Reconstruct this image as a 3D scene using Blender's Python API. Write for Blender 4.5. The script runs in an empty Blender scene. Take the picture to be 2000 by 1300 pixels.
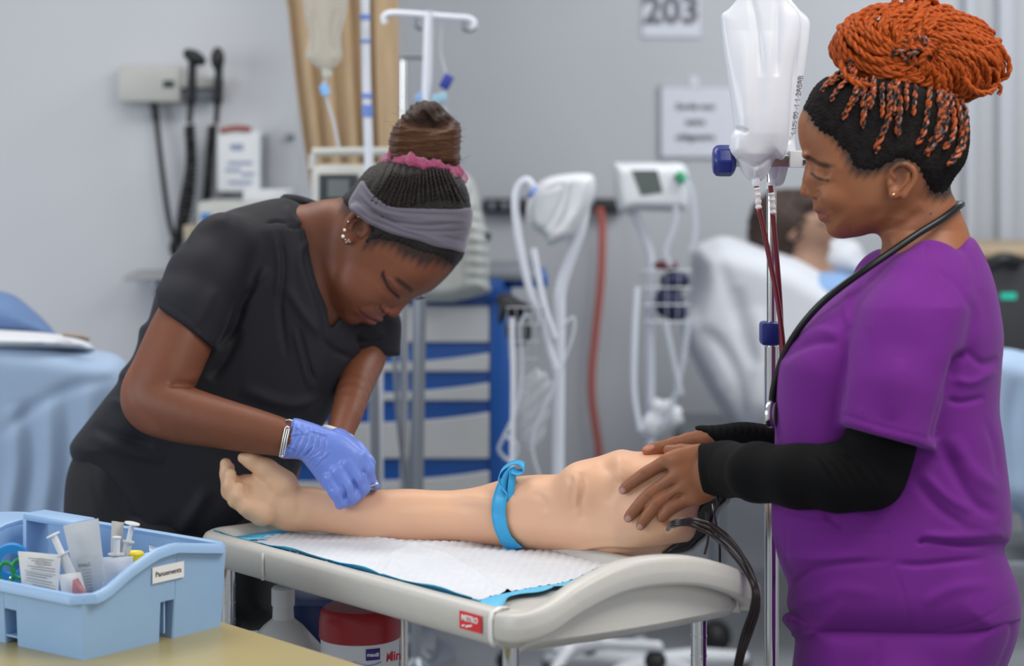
import bpy, bmesh, math, random
import numpy as np
from mathutils import Vector, Matrix
random.seed(7); np.random.seed(7)
PI = math.pi
F, HZ, CH = 4300.0, 240.0, 1.6          # focal length in px of a 2000 wide frame, horizon row, eye height
C = bpy.context.scene.collection
S = bpy.context.scene

# ---------------------------------------------------------------- camera, light, exposure
cd = bpy.data.cameras.new('camera'); cam = bpy.data.objects.new('camera', cd); C.objects.link(cam)
cam.location = (0, 0, CH); cam.rotation_euler = (PI/2, 0, 0)
cd.sensor_width = 36; cd.lens = F/2000*36; cd.shift_y = -(650-HZ)/2000
cd.clip_start = .1; cd.clip_end = 50
cd.dof.use_dof = True; cd.dof.focus_distance = 3.68; cd.dof.aperture_fstop = 2.4
S.camera = cam
S.view_settings.view_transform = 'Standard'; S.view_settings.look = 'None'
S.view_settings.gamma = 1; S.view_settings.use_curve_mapping = False; S.view_settings.exposure = 0.10
w = bpy.data.worlds.new('world'); S.world = w; w.use_nodes = True
w.node_tree.nodes['Background'].inputs[0].default_value = (.90, .94, 1, 1)
w.node_tree.nodes['Background'].inputs[1].default_value = .44
def area(name, loc, aim, sx, sy, power, col):
    l = bpy.data.lights.new(name, 'AREA'); l.shape = 'RECTANGLE'; l.size = sx; l.size_y = sy; l.energy = power; l.color = col
    o = bpy.data.objects.new(name, l); C.objects.link(o); o.location = loc
    o.rotation_euler = (Vector(aim)-Vector(loc)).to_track_quat('-Z', 'Y').to_euler(); return o
area('overhead_light', (1.3, 2.5, 3.0), (.7, 2.9, 0), 1.6, 1.2, 46, (1, .96, .9))
area('overhead_light', (-1.0, 4.6, 3.0), (-.7, 3.8, 0), 1.6, 1.0, 26, (1, .97, .92))
area('overhead_light', (1.6, 5.6, 3.0), (1.2, 6.6, 0.6), 1.8, 1.0, 42, (.96, .98, 1))  # added over the rear area to brighten the back wall
area('window_light', (-4.2, 2.2, 2.0), (-.3, 4.2, 1.0), 2.4, 1.8, 70, (.85, .92, 1))
area('window_light', (2.6, -.6, 2.3), (.1, 3.4, .9), 2.0, 1.5, 24, (.95, .97, 1))

# ---------------------------------------------------------------- helpers
def P(u, v, D):                         # a photograph pixel at depth D (metres) -> a point of the room
    return Vector(((u-1000)/F*D, D, CH-(v-HZ)/F*D))
def px(n, D): return n/F*D              # n px at depth D in metres
def tag(o, label=None, cat=None, group=None, kind=None):
    if label: o['label'] = label
    if cat: o['category'] = cat
    if group: o['group'] = group
    if kind: o['kind'] = kind
    return o
def thing(name, label, cat, loc, group=None):
    o = bpy.data.objects.new(name, None); C.objects.link(o); o.location = loc; o.empty_display_size = .05
    return tag(o, label, cat, group)
MATS = {}
def mat(name, col, rough=.55, metal=0, noise=0, nscale=20, bump=0, bscale=60, sheen=0, trans=0, alpha=1, emit=0, sss=0, attr=False, coat=0, spec=None, ior=None, stretch=None):
    if name in MATS: return MATS[name]
    m = bpy.data.materials.new(name); m.use_nodes = True; nt = m.node_tree; b = nt.nodes['Principled BSDF']
    I = b.inputs
    I['Roughness'].default_value = rough; I['Metallic'].default_value = metal
    I['Base Color'].default_value = (*col, 1)
    tc = nt.nodes.new('ShaderNodeTexCoord'); src = tc.outputs['Object']
    if stretch:
        mp = nt.nodes.new('ShaderNodeMapping'); mp.inputs['Scale'].default_value = stretch
        nt.links.new(src, mp.inputs['Vector']); src = mp.outputs['Vector']
    cs = None
    if attr:
        a = nt.nodes.new('ShaderNodeAttribute'); a.attribute_name = 'Col'; cs = a.outputs['Color']
        nt.links.new(cs, I['Base Color'])
    if noise:
        n = nt.nodes.new('ShaderNodeTexNoise'); n.inputs['Scale'].default_value = nscale; n.inputs['Detail'].default_value = 4
        nt.links.new(src, n.inputs['Vector'])
        mr = nt.nodes.new('ShaderNodeMapRange'); mr.inputs['From Min'].default_value = .25; mr.inputs['From Max'].default_value = .75
        mr.inputs['To Min'].default_value = 1-noise; mr.inputs['To Max'].default_value = 1+noise
        nt.links.new(n.outputs[0], mr.inputs['Value'])
        vm = nt.nodes.new('ShaderNodeVectorMath'); vm.operation = 'SCALE'
        if cs: nt.links.new(cs, vm.inputs[0])
        else: vm.inputs[0].default_value = col
        nt.links.new(mr.outputs[0], vm.inputs['Scale']); nt.links.new(vm.outputs[0], I['Base Color'])
    if bump:
        n2 = nt.nodes.new('ShaderNodeTexNoise'); n2.inputs['Scale'].default_value = bscale; n2.inputs['Detail'].default_value = 3
        nt.links.new(src, n2.inputs['Vector'])
        bm = nt.nodes.new('ShaderNodeBump'); bm.inputs['Strength'].default_value = bump; bm.inputs['Distance'].default_value = .004
        nt.links.new(n2.outputs[0], bm.inputs['Height']); nt.links.new(bm.outputs[0], I['Normal'])
    if sheen: I['Sheen Weight'].default_value = sheen; I['Sheen Roughness'].default_value = .4
    if trans: I['Transmission Weight'].default_value = trans
    if ior: I['IOR'].default_value = ior
    if alpha < 1: I['Alpha'].default_value = alpha
    if sss: I['Subsurface Weight'].default_value = sss; I['Subsurface Radius'].default_value = (.012, .005, .003); I['Subsurface Scale'].default_value = 1
    if coat: I['Coat Weight'].default_value = coat; I['Coat Roughness'].default_value = .15
    if spec is not None: I['Specular IOR Level'].default_value = spec
    if emit: I['Emission Color'].default_value = (*col, 1); I['Emission Strength'].default_value = emit
    MATS[name] = m; return m

def raw_mesh(name, V, faces, m, parent=None, smooth=True, col=None):
    me = bpy.data.meshes.new(name)
    V = np.asarray(V, dtype=np.float32)
    if isinstance(faces, np.ndarray):
        n, k = faces.shape
        me.vertices.add(len(V)); me.vertices.foreach_set('co', V.ravel())
        me.loops.add(n*k); me.loops.foreach_set('vertex_index', faces.ravel().astype(np.int32))
        me.polygons.add(n); me.polygons.foreach_set('loop_start', np.arange(0, n*k, k, dtype=np.int32))
        me.update(calc_edges=True)
    else:
        me.from_pydata([tuple(map(float, v)) for v in V], [], [tuple(map(int, f)) for f in faces]); me.update()
    if smooth: me.polygons.foreach_set('use_smooth', [True]*len(me.polygons))
    if col is not None:
        a = me.color_attributes.new('Col', 'FLOAT_COLOR', 'POINT')
        c4 = np.ones((len(V), 4), dtype=np.float32); c4[:, :3] = col; a.data.foreach_set('color', c4.ravel())
    if m is not None: me.materials.append(m)
    o = bpy.data.objects.new(name, me); C.objects.link(o)
    if parent is not None:
        o.parent = parent; o.matrix_parent_inverse = world_of(parent).inverted()
    return o
def world_of(o):
    M = o.matrix_parent_inverse @ Matrix.LocRotScale(o.location, o.rotation_euler, o.scale)
    return world_of(o.parent) @ M if o.parent else Matrix.LocRotScale(o.location, o.rotation_euler, o.scale)

class MB:                               # collects shapes for one mesh object
    def __init__(s): s.v = []; s.f = []; s.flat = []
    def add(s, V, Fs):
        n = len(s.v); s.v += [Vector(v) for v in V]; s.f += [tuple(i+n for i in f) for f in Fs]; return s
    def box(s, lo, hi, M=None, bev=0.0):
        bm = bmesh.new(); bmesh.ops.create_cube(bm, size=1)
        lo = Vector(lo); hi = Vector(hi); c = (lo+hi)/2; d = hi-lo
        for v in bm.verts: v.co = Vector((v.co.x*d.x, v.co.y*d.y, v.co.z*d.z))+c
        if bev: bmesh.ops.bevel(bm, geom=bm.edges[:], offset=min(bev, .45*min(abs(x) for x in d)), segments=2, affect='EDGES', profile=.5)
        return s.frombm(bm, M)
    def frombm(s, bm, M=None):
        bm.verts.index_update()
        s.add([(M @ v.co if M else v.co) for v in bm.verts], [[v.index for v in f.verts] for f in bm.faces]); bm.free(); return s
    def tube(s, pts, r, n=10, cap=True, twist=0, lobes=0, amp=0):
        pts = [Vector(p) for p in pts]; m = len(pts)
        rs = r if hasattr(r, '__len__') else [r]*m
        t0 = (pts[1]-pts[0]).normalized(); nrm = t0.orthogonal().normalized(); L = 0
        V = []; Fs = []
        for i, p in enumerate(pts):
            t = ((pts[min(i+1, m-1)]-pts[max(i-1, 0)])).normalized()
            if t.length == 0: t = t0
            nrm = (nrm - t*nrm.dot(t)).normalized(); b = t.cross(nrm)
            if i: L += (p-pts[i-1]).length
            for k in range(n):
                a = 2*PI*k/n; rr = rs[i]
                if lobes: rr *= 1+amp*math.cos(lobes*a - L*twist)
                V.append(p+(nrm*math.cos(a)+b*math.sin(a))*rr)
        for i in range(m-1):
            for k in range(n):
                Fs.append((i*n+k, i*n+(k+1) % n, (i+1)*n+(k+1) % n, (i+1)*n+k))
        if cap: Fs.append(tuple(range(n))[::-1]); Fs.append(tuple((m-1)*n+k for k in range(n)))
        return s.add(V, Fs)
    def lathe(s, prof, c=(0, 0, 0), n=24, M=None, cap=True):   # prof [(r,z)]
        V = [Vector((r*math.cos(2*PI*k/n), r*math.sin(2*PI*k/n), z)) for r, z in prof for k in range(n)]
        if M: V = [M @ v for v in V]
        V = [v+Vector(c) for v in V]
        Fs = [(i*n+k, i*n+(k+1) % n, (i+1)*n+(k+1) % n, (i+1)*n+k) for i in range(len(prof)-1) for k in range(n)]
        if cap: Fs.append(tuple(range(n))[::-1]); Fs.append(tuple((len(prof)-1)*n+k for k in range(n)))
        return s.add(V, Fs)
    def strip(s, rows, close=False):     # a grid of points
        n = len(rows[0]); V = [p for r in rows for p in r]; m = len(rows)
        return s.add(V, [(i*n+k, i*n+k+1, (i+1)*n+k+1, (i+1)*n+k) for i in range(m-1) for k in range(n-1)] + ([((m-1)*n+k, (m-1)*n+k+1, k+1, k) for k in range(n-1)] if close else []))
    def prism(s, poly, d, M=None):       # closed poly of 3D points pushed along vector d
        n = len(poly); A = [Vector(p) for p in poly]; B = [p+Vector(d) for p in A]
        V = A+B
        if M: V = [M @ v for v in V]
        return s.add(V, [tuple(range(n))[::-1], tuple(range(n, 2*n))]+[(i, (i+1) % n, (i+1) % n+n, i+n) for i in range(n)])
    def ball(s, c, r, n=12, M=None):
        bm = bmesh.new(); bmesh.ops.create_uvsphere(bm, u_segments=n, v_segments=max(6, n//2+2), radius=1)
        rr = r if hasattr(r, '__len__') else (r, r, r)
        T = Matrix.Translation(Vector(c)) @ (M or Matrix()) @ Matrix.Diagonal((*rr, 1))
        return s.frombm(bm, T)
    def build(s, name, m, parent=None, smooth=True, bev=0, solid=0, sub=0, fixn=True, weld=0):
        bm = bmesh.new(); vs = [bm.verts.new(v) for v in s.v]
        for f in s.f:
            try: bm.faces.new([vs[i] for i in f])
            except ValueError: pass
        if weld: bmesh.ops.remove_doubles(bm, verts=bm.verts[:], dist=weld)
        if fixn: bmesh.ops.recalc_face_normals(bm, faces=bm.faces[:])
        me = bpy.data.meshes.new(name); bm.to_mesh(me); bm.free()
        if m is not None: me.materials.append(m)
        o = bpy.data.objects.new(name, me); C.objects.link(o)
        if parent is not None: o.parent = parent; o.matrix_parent_inverse = world_of(parent).inverted()
        if smooth:
            me.polygons.foreach_set('use_smooth', [True]*len(me.polygons))
            try: me.set_sharp_from_angle(angle=R(38))
            except Exception: pass
        if solid: md = o.modifiers.new('s', 'SOLIDIFY'); md.thickness = solid; md.offset = 0
        if bev: md = o.modifiers.new('b', 'BEVEL'); md.width = bev; md.segments = 2; md.limit_method = 'ANGLE'; md.angle_limit = R(40)
        if sub: md = o.modifiers.new('u', 'SUBSURF'); md.levels = sub; md.render_levels = sub
        return o
R = math.radians
def spline(pts, n=8, closed=False):      # Catmull-Rom through points of any dimension
    A = [np.array(p, float) for p in pts]; m = len(A); out = []
    segs = m if closed else m-1
    for i in range(segs):
        if closed: p0, p1, p2, p3 = A[(i-1) % m], A[i], A[(i+1) % m], A[(i+2) % m]
        else: p1, p2 = A[i], A[i+1]; p0 = A[i-1] if i else 2*p1-p2; p3 = A[i+2] if i+2 < m else 2*p2-p1
        for k in range(n):
            t = k/n
            out.append(.5*((2*p1)+(-p0+p2)*t+(2*p0-5*p1+4*p2-p3)*t*t+(-p0+3*p1-3*p2+p3)*t**3))
    if not closed: out.append(A[-1])
    return out
def sp3(pts, n=8): return [Vector(p) for p in spline([tuple(p) for p in pts], n)]
def PP(lst, n=8):                        # smooth path through pixels with depths
    return [P(*q) for q in spline(lst, n)]
def text(name, s, m, M, size, parent=None, ext=.0004, align='CENTER', bold=0, sx=1):
    c = bpy.data.curves.new(name, 'FONT'); c.body = s; c.size = size; c.extrude = ext; c.align_x = align; c.align_y = 'CENTER'; c.offset = bold
    c.resolution_u = 3
    tmp = bpy.data.objects.new(name, c); C.objects.link(tmp)
    dg = bpy.context.evaluated_depsgraph_get(); me = bpy.data.meshes.new_from_object(tmp.evaluated_get(dg))
    bpy.data.objects.remove(tmp); me.name = name
    me.transform(M @ Matrix.Diagonal((sx, 1, 1, 1))); me.materials.clear(); me.materials.append(m)
    o = bpy.data.objects.new(name, me); C.objects.link(o)
    if parent is not None: o.parent = parent; o.matrix_parent_inverse = world_of(parent).inverted()
    return o
def frame(o, x, z):                      # matrix at o whose local X is x and local Y is z (text lies in it)
    x = Vector(x).normalized(); z = Vector(z); z = (z-x*z.dot(x)).normalized(); n = x.cross(z)
    M = Matrix((x, z, n)).transposed().to_4x4(); M.translation = Vector(o); return M

# ---------------------------------------------------------------- sculpting: implicit shapes on a grid, skinned with surface nets
def smin(a, b, k):
    if k <= 0: return np.minimum(a, b)
    h = np.maximum(k-np.abs(a-b), 0)/k
    return np.minimum(a, b)-h*h*k*.25
def smax(a, b, k): return -smin(-a, -b, k)
class Vol:
    def __init__(s, us, vs, ws, D0):     # us: step or [(a,b,step),...] graded spans, in px; ws px deep about depth D0
        def ax(q):
            out = [q[0][0]]
            for a, b, st in q:
                n = max(1, int(round((b-a)/st))); out += list(np.linspace(a, b, n+1)[1:])
            return np.array(out, dtype=np.float32)
        s.a = [ax(us), ax(vs), ax(ws)]; s.D0 = D0
        s.F = np.full([len(x) for x in s.a], 200., dtype=np.float32)
    def sl(s, lo, hi):
        r = []
        for k in range(3):
            i = np.searchsorted(s.a[k], lo[k]); j = np.searchsorted(s.a[k], hi[k])
            r.append(slice(max(0, i-1), min(len(s.a[k]), j+1)))
        return tuple(r)
    def grid(s, q): return s.a[0][q[0]][:, None, None], s.a[1][q[1]][None, :, None], s.a[2][q[2]][None, None, :]
    def put(s, d, q, k, op, clip=None):
        if clip:
            U, V, W = s.grid(q)
            for p, n in clip:
                n = np.array(n, float)/np.linalg.norm(n); d = smax(d, ((U-p[0])*n[0]+(V-p[1])*n[1]+(W-p[2])*n[2]).astype(np.float32), 4)
        if op == 'add': s.F[q] = smin(s.F[q], d, k)
        elif op == 'sub': s.F[q] = smax(s.F[q], -d, k)
        elif op == 'and': s.F[q] = smax(s.F[q], d, k)
        return s
    def cone(s, a, b, ra, rb, k=8, op='add', flat=1.0, clip=None):   # flat<1 squashes along depth
        a = np.array(a, float); b = np.array(b, float); m = max(ra, rb)+k+12
        q = s.sl(np.minimum(a, b)-m, np.maximum(a, b)+m); U, V, W = s.grid(q)
        d = b-a; L = (d*d).sum()+1e-9
        t = np.clip(((U-a[0])*d[0]+(V-a[1])*d[1]+(W-a[2])*d[2])/L, 0, 1)
        dd = np.sqrt((U-a[0]-t*d[0])**2+(V-a[1]-t*d[1])**2+((W-a[2]-t*d[2])/flat)**2)-(ra+(rb-ra)*t)
        if flat < 1: dd = dd*max(flat, .6)
        return s.put(dd.astype(np.float32), q, k, op, clip)
    def chain(s, pts, k=6, op='add', flat=1.0, n=0, clip=None):
        if n: pts = spline(pts, n)
        for p, r in zip(pts[:-1], pts[1:]): s.cone(p[:3], r[:3], p[3], r[3], k, op, flat, clip)
        return s
    def ell(s, c, r, ang=0, k=8, op='add', tilt=0, yaw=0, clip=None):
        c = np.array(c, float); m = max(r)+k+12; q = s.sl(c-m, c+m); U, V, W = s.grid(q)
        U, V, W = U-c[0], V-c[1], W-c[2]
        if ang: ca, sa = math.cos(R(ang)), math.sin(R(ang)); U, V = U*ca+V*sa, -U*sa+V*ca
        if yaw: ca, sa = math.cos(R(yaw)), math.sin(R(yaw)); U, W = U*ca+W*sa, -U*sa+W*ca
        if tilt: ca, sa = math.cos(R(tilt)), math.sin(R(tilt)); V, W = V*ca+W*sa, -V*sa+W*ca
        k0 = np.sqrt((U/r[0])**2+(V/r[1])**2+(W/r[2])**2); k1 = np.sqrt((U/r[0]**2)**2+(V/r[1]**2)**2+(W/r[2]**2)**2)+1e-6
        return s.put((k0*(k0-1)/k1).astype(np.float32), q, k, op, clip)
    def blob(s, poly, w0, T, Rr, k=8, op='add', n=6, p=2.0, clip=None):   # a closed outline given body: depth centre w0 and half depth T (numbers or functions of u, v), rounded over Rr px from its rim
        pl = np.array(spline(poly, n, True)); Tm = T if not callable(T) else 200
        lo = pl.min(0)-k-12; hi = pl.max(0)+k+12
        q = s.sl((lo[0], lo[1], s.a[2][0]), (hi[0], hi[1], s.a[2][-1])); U, V, W = s.grid(q)
        u2 = U[:, :, 0]; v2 = V[:, :, 0]; u2, v2 = np.broadcast_arrays(u2, v2)
        sd = poly_sd(u2, v2, pl)
        tt = T(u2, v2) if callable(T) else np.full(u2.shape, float(T))
        ww = w0(u2, v2) if callable(w0) else np.full(u2.shape, float(w0))
        x = np.clip((Rr+sd)/Rr, 0, None)[:, :, None]; y = np.abs(W-ww[:, :, None])/tt[:, :, None]
        r = (x**p+y**p)**(1/p)
        g = np.sqrt((x/np.maximum(r, 1e-4)/Rr)**2+(y/np.maximum(r, 1e-4)/tt[:, :, None])**2)+1e-5
        return s.put(((r-1)/g).astype(np.float32), q, k, op, clip)
    def shell(s, off, poly, k=5, n=6, edge=0, fade=0):   # a cap lying off px over the shape, bounded by a closed outline
        o = Vol.__new__(Vol); o.a = s.a; o.D0 = s.D0
        U, V = np.broadcast_arrays(s.a[0][:, None], s.a[1][None, :])
        sd = poly_sd(U, V, np.array(spline(poly, n, True)))
        sd = sd+edge*(np.sin(U*.45+V*.3)+np.sin(U*.9-V*.7)+np.sin(V*1.1+U*.2))*.5
        of = off if not fade else (-2.5+(off+2.5)*np.clip(-sd/fade, 0, 1)**.6)[:, :, None].astype(np.float32)
        o.F = smax(s.F-of, np.broadcast_to(sd[:, :, None], s.F.shape).astype(np.float32), k); return o
    def skin(s):
        Fd = s.F; B = Fd < 0; nu, nv, nw = Fd.shape
        c = B[:-1, :-1, :-1].astype(np.int8)
        for i, j, k in ((1,0,0),(0,1,0),(0,0,1),(1,1,0),(1,0,1),(0,1,1),(1,1,1)):
            c = c+B[i:nu-1+i, j:nv-1+j, k:nw-1+k]
        act = (c > 0) & (c < 8); I = np.argwhere(act); idx = np.full(act.shape, -1, dtype=np.int32); idx[act] = np.arange(len(I))
        cor = [(i, j, k) for i in (0, 1) for j in (0, 1) for k in (0, 1)]
        val = {q: Fd[I[:, 0]+q[0], I[:, 1]+q[1], I[:, 2]+q[2]] for q in cor}
        acc = np.zeros((len(I), 3)); cnt = np.zeros(len(I))
        for a in cor:
            for ax_ in range(3):
                if a[ax_] == 0:
                    b = tuple(1 if x == ax_ else a[x] for x in range(3)); va, vb = val[a], val[b]; m = (va < 0) != (vb < 0)
                    t = np.where(m, va/np.where(m, va-vb, 1), 0); p = np.tile(np.array(a, float), (len(I), 1)); p[:, ax_] = t
                    acc[m] += p[m]; cnt[m] += 1
        loc = acc/cnt[:, None]; out = np.zeros((len(I), 3))
        for k in range(3):
            A = s.a[k]; out[:, k] = A[I[:, k]]+(A[I[:, k]+1]-A[I[:, k]])*loc[:, k]
        quads = []
        for ax_ in range(3):
            o1, o2 = [x for x in range(3) if x != ax_]
            sa = [slice(None)]*3; sb = [slice(None)]*3; sa[ax_] = slice(0, -1); sb[ax_] = slice(1, None)
            for d in (o1, o2): sa[d] = slice(1, -1); sb[d] = slice(1, -1)
            A_, B_ = B[tuple(sa)], B[tuple(sb)]; E = np.argwhere(A_ != B_); flip = A_[E[:, 0], E[:, 1], E[:, 2]]
            E[:, o1] += 1; E[:, o2] += 1
            def cell(d1, d2):
                G = E.copy(); G[:, o1] -= d1; G[:, o2] -= d2; return idx[G[:, 0], G[:, 1], G[:, 2]]
            qd = np.stack([cell(0, 0), cell(1, 0), cell(1, 1), cell(0, 1)], 1)
            if ax_ == 1: flip = ~flip
            qd[~flip] = qd[~flip][:, ::-1]; quads.append(qd)
        Q = np.concatenate(quads); Q = Q[(Q >= 0).all(1)]
        return Sk(out, Q, s.D0)
def poly_sd(u, v, pl):
    best = np.full(u.shape, 1e12); inside = np.zeros(u.shape, bool); m = len(pl)
    for i in range(m):
        a = pl[i]; b = pl[(i+1) % m]; d = b-a; L = (d*d).sum()+1e-12
        t = np.clip(((u-a[0])*d[0]+(v-a[1])*d[1])/L, 0, 1)
        best = np.minimum(best, (u-a[0]-t*d[0])**2+(v-a[1]-t*d[1])**2)
        if a[1] != b[1]:
            cr = ((a[1] > v) != (b[1] > v)) & (u < (b[0]-a[0])*(v-a[1])/(b[1]-a[1])+a[0]); inside ^= cr
    return np.where(inside, -1, 1)*np.sqrt(best)
def line_d(V2, pts):
    pl = np.array(pts, float)[:, :2]; best = np.full(len(V2), 1e12); tt = np.zeros(len(V2)); m = len(pl)
    for i in range(m-1):
        a, b = pl[i], pl[i+1]; d = b-a; L = (d*d).sum()+1e-12
        t = np.clip(((V2-a) @ d)/L, 0, 1); q = ((V2-a-t[:, None]*d)**2).sum(1)
        mk = q < best; best[mk] = q[mk]; tt[mk] = (i+t[mk])/(m-1)
    return np.sqrt(best), tt
class Sk:                                # a skinned shape that can still be carved, painted and placed
    def __init__(s, V, Q, D0): s.V = V; s.Q = Q; s.D0 = D0; s.col = None; s.nrm()
    def nrm(s):
        V, Q = s.V, s.Q; n = np.cross(V[Q[:, 2]]-V[Q[:, 0]], V[Q[:, 3]]-V[Q[:, 1]]); N = np.zeros_like(V)
        for k in range(4):
            for c in range(3): N[:, c] += np.bincount(Q[:, k], n[:, c], len(V))
        s.N = N/(np.linalg.norm(N, axis=1)[:, None]+1e-9); return s
    def smooth(s, it=2, f=.5):
        Q = s.Q
        for _ in range(it):
            A = np.zeros_like(s.V); c = np.zeros(len(s.V))
            for k in range(4):
                for o in (1, 3):
                    i, j = Q[:, k], Q[:, (k+o) % 4]; c += np.bincount(i, minlength=len(s.V))
                    for x in range(3): A[:, x] += np.bincount(i, s.V[j, x], len(s.V))
            s.V += f*(A/np.maximum(c, 1)[:, None]-s.V)
        return s.nrm()
    def front(s, side=-1): return np.clip(side*s.N[:, 2]*2.5+.3, 0, 1)
    def stroke(s, pts, wd, amp, side=-1, n=6, taper=True, wr=None):
        pts = spline(pts, n) if len(pts) > 2 else pts
        lo = np.min([p[:2] for p in pts], 0)-4*wd; hi = np.max([p[:2] for p in pts], 0)+4*wd
        m = np.where(((s.V[:, :2] > lo) & (s.V[:, :2] < hi)).all(1))[0]
        if wr is not None: m = m[(s.V[m, 2] > wr[0]) & (s.V[m, 2] < wr[1])]
        if not len(m): return s
        d, t = line_d(s.V[m][:, :2], pts); a = amp*np.exp(-(d/wd)**2)
        if taper: a *= np.clip(np.sin(PI*t)*1.6, 0, 1)**.7
        s.V[m] += s.N[m]*(a*s.front(side)[m])[:, None]
        return s
    def fold(s, pts, wd, amp, **k):      # a ridge with a groove on its lower or right flank
        s.stroke(pts, wd, amp, **k); q = [(p[0]+k.get('dx', 0)+wd*.0, p[1]+wd*1.5) for p in pts]
        return s.stroke(q, wd*.9, -amp*.8, **{a: b for a, b in k.items() if a != 'dx'})
    def noise(s, fn): s.V += s.N*fn(s.V)[:, None]; return s.nrm()
    def base(s, c): s.col = np.tile(np.array(c, np.float32), (len(s.V), 1)); return s
    def paint_poly(s, poly, c, soft=4, wr=None, n=6, side=None, amt=1, edge=0):
        sd = poly_sd(s.V[:, 0], s.V[:, 1], np.array(spline(poly, n, True) if n else poly))
        if edge: sd = sd+edge*(np.sin(s.V[:, 0]*.35+s.V[:, 1]*.21)+np.sin(s.V[:, 0]*.83-s.V[:, 1]*.57))*.5
        a = np.clip(.5-sd/(2*soft), 0, 1)*amt
        if wr: a = a*((s.V[:, 2] > wr[0]) & (s.V[:, 2] < wr[1]))
        if side: a = a*s.front(side)
        s.col += a[:, None]*(np.array(c)-s.col); return s
    def paint_line(s, pts, wd, c, amt=1, wr=None, n=6, taper=False):
        pts = spline(pts, n) if len(pts) > 2 else pts
        d, t = line_d(s.V[:, :2], pts); a = amt*np.exp(-(d/wd)**4)
        if taper: a = a*np.clip(np.sin(PI*t)*2, 0, 1)
        if wr: a = a*((s.V[:, 2] > wr[0]) & (s.V[:, 2] < wr[1]))
        s.col += a[:, None]*(np.array(c)-s.col); return s
    def keep(s, mask):                   # keep faces whose vertices all satisfy mask
        fm = mask[s.Q].all(1); s.Q = s.Q[fm]; used = np.unique(s.Q); mp = np.full(len(s.V), -1); mp[used] = np.arange(len(used))
        s.V = s.V[used]; s.N = s.N[used]; s.Q = mp[s.Q]
        if s.col is not None: s.col = s.col[used]
        return s
    def world(s):
        D = s.D0+s.V[:, 2]*s.D0/F
        return np.stack([(s.V[:, 0]-1000)/F*D, D, CH-(s.V[:, 1]-HZ)/F*D], 1)
    def build(s, name, m, parent=None):
        return raw_mesh(name, s.world(), s.Q, m, parent, col=s.col)
def join_sk(L):
    V = []; Q = []; K = []; n = 0
    for x in L: V.append(x.world()); Q.append(x.Q+n); K.append(x.col); n += len(x.V)
    return np.concatenate(V), np.concatenate(Q), np.concatenate(K)
# ---------------------------------------------------------------- the room
WALLD = 7.3
M_wall = mat('wall_paint', (.43, .445, .47), .75, noise=.03, nscale=2, bump=.05)
M_wall2 = mat('wall_paint_light', (.57, .58, .61), .75, noise=.03, nscale=1.5, bump=.05)
M_floor = mat('floor_vinyl', (.30, .32, .34), .35, noise=.12, nscale=6, bump=.03)
M_trim = mat('trim_paint', (.30, .31, .33), .6)
o = MB().box((-2.2, WALLD, 0), (3.2, WALLD+.12, 3.1)).build('wall_back', M_wall, smooth=False); tag(o, kind='structure')
o = MB().box((-4.5, 6.35, 0), (-.62, 6.45, 3.1)).box((-.64, 6.45, 0), (-.62, WALLD, 3.1)).build('wall_left', M_wall2, smooth=False); tag(o, kind='structure')
o = MB().box((-4.6, 0, -.1), (3.4, 7.5, 0)).build('floor', M_floor, smooth=False); tag(o, kind='structure')
o = MB().box((3.2, 3.2, 0), (3.3, 7.4, 3.1)).build('wall_right', M_wall, smooth=False); tag(o, kind='structure')
o = MB().box((-.6, WALLD-.015, 0), (3.2, WALLD, .12)).build('baseboard_back', M_trim, smooth=False); tag(o, kind='structure')
# door frame strips at the far right of the back wall
for u0, u1, n in ((1880, 1900, 1), (1945, 1975, 2)):
    a, b = P(u0, 0, WALLD), P(u1, 0, WALLD)
    o = MB().box((a.x, WALLD-.05, 0), (b.x, WALLD, 3.05)).build('trim_%d' % n, mat('frame_paint', (.42, .44, .48), .5), bev=.006); tag(o, kind='structure')

# ---------------------------------------------------------------- the utility cart
Nc, Lc, Rc = Vector((0, 3.19, 0)), Vector((-.567, 3.87, 0)), Vector((.357, 3.45, 0))
eu, ev = (Lc-Nc), (Rc-Nc)
def T(s, t, z): return Nc+eu*s+ev*t+Vector((0, 0, z))
RIM = .885
cart = thing('utility_cart', 'grey plastic topped wheeled trolley holding the practice arm, chrome posts', 'cart', T(.5, .5, 0))
M_gp = mat('cart_plastic', (.56, .54, .50), .38, noise=.02, nscale=60, bump=.06, bscale=300)
M_chr = mat('chrome', (.72, .72, .70), .12, 1)
M_dark = mat('black_rubber', (.02, .02, .022), .5)
def rrect(s0, s1, t0, t1, r, n=7):       # rounded outline in tray coordinates, r in metres
    ls, lt = eu.length, ev.length; out = []
    for (cs, ct, a0) in ((s0*ls+r, t0*lt+r, 180), (s1*ls-r, t0*lt+r, 270), (s1*ls-r, t1*lt-r, 0), (s0*ls+r, t1*lt-r, 90)):
        for i in range(n+1):
            a = R(a0+90*i/n); out.append(((cs+r*math.cos(a))/ls, (ct+r*math.sin(a))/lt))
    return out
def ring(d, z, r):
    ls, lt = eu.length, ev.length
    return [T(s, t, z) for s, t in rrect(d/ls, 1-d/ls, d/lt, 1-d/lt, r)]
b = MB(); rings = [ring(.030, .828, .05), ring(.012, .830, .055), ring(.004, .837, .06), ring(.0, .850, .06), ring(0, .875, .06), ring(.003, .882, .06), ring(.010, .886, .055), ring(.022, .886, .05), ring(.030, .880, .045), ring(.034, .868, .04), ring(.040, .862, .035)]
n = len(rings[0])
b.strip([r+[r[0]] for r in rings]); b.add(rings[-1], [tuple(range(n))]); b.add(rings[0], [tuple(range(n))[::-1]])
b.build('tray_top', M_gp, cart)
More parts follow.
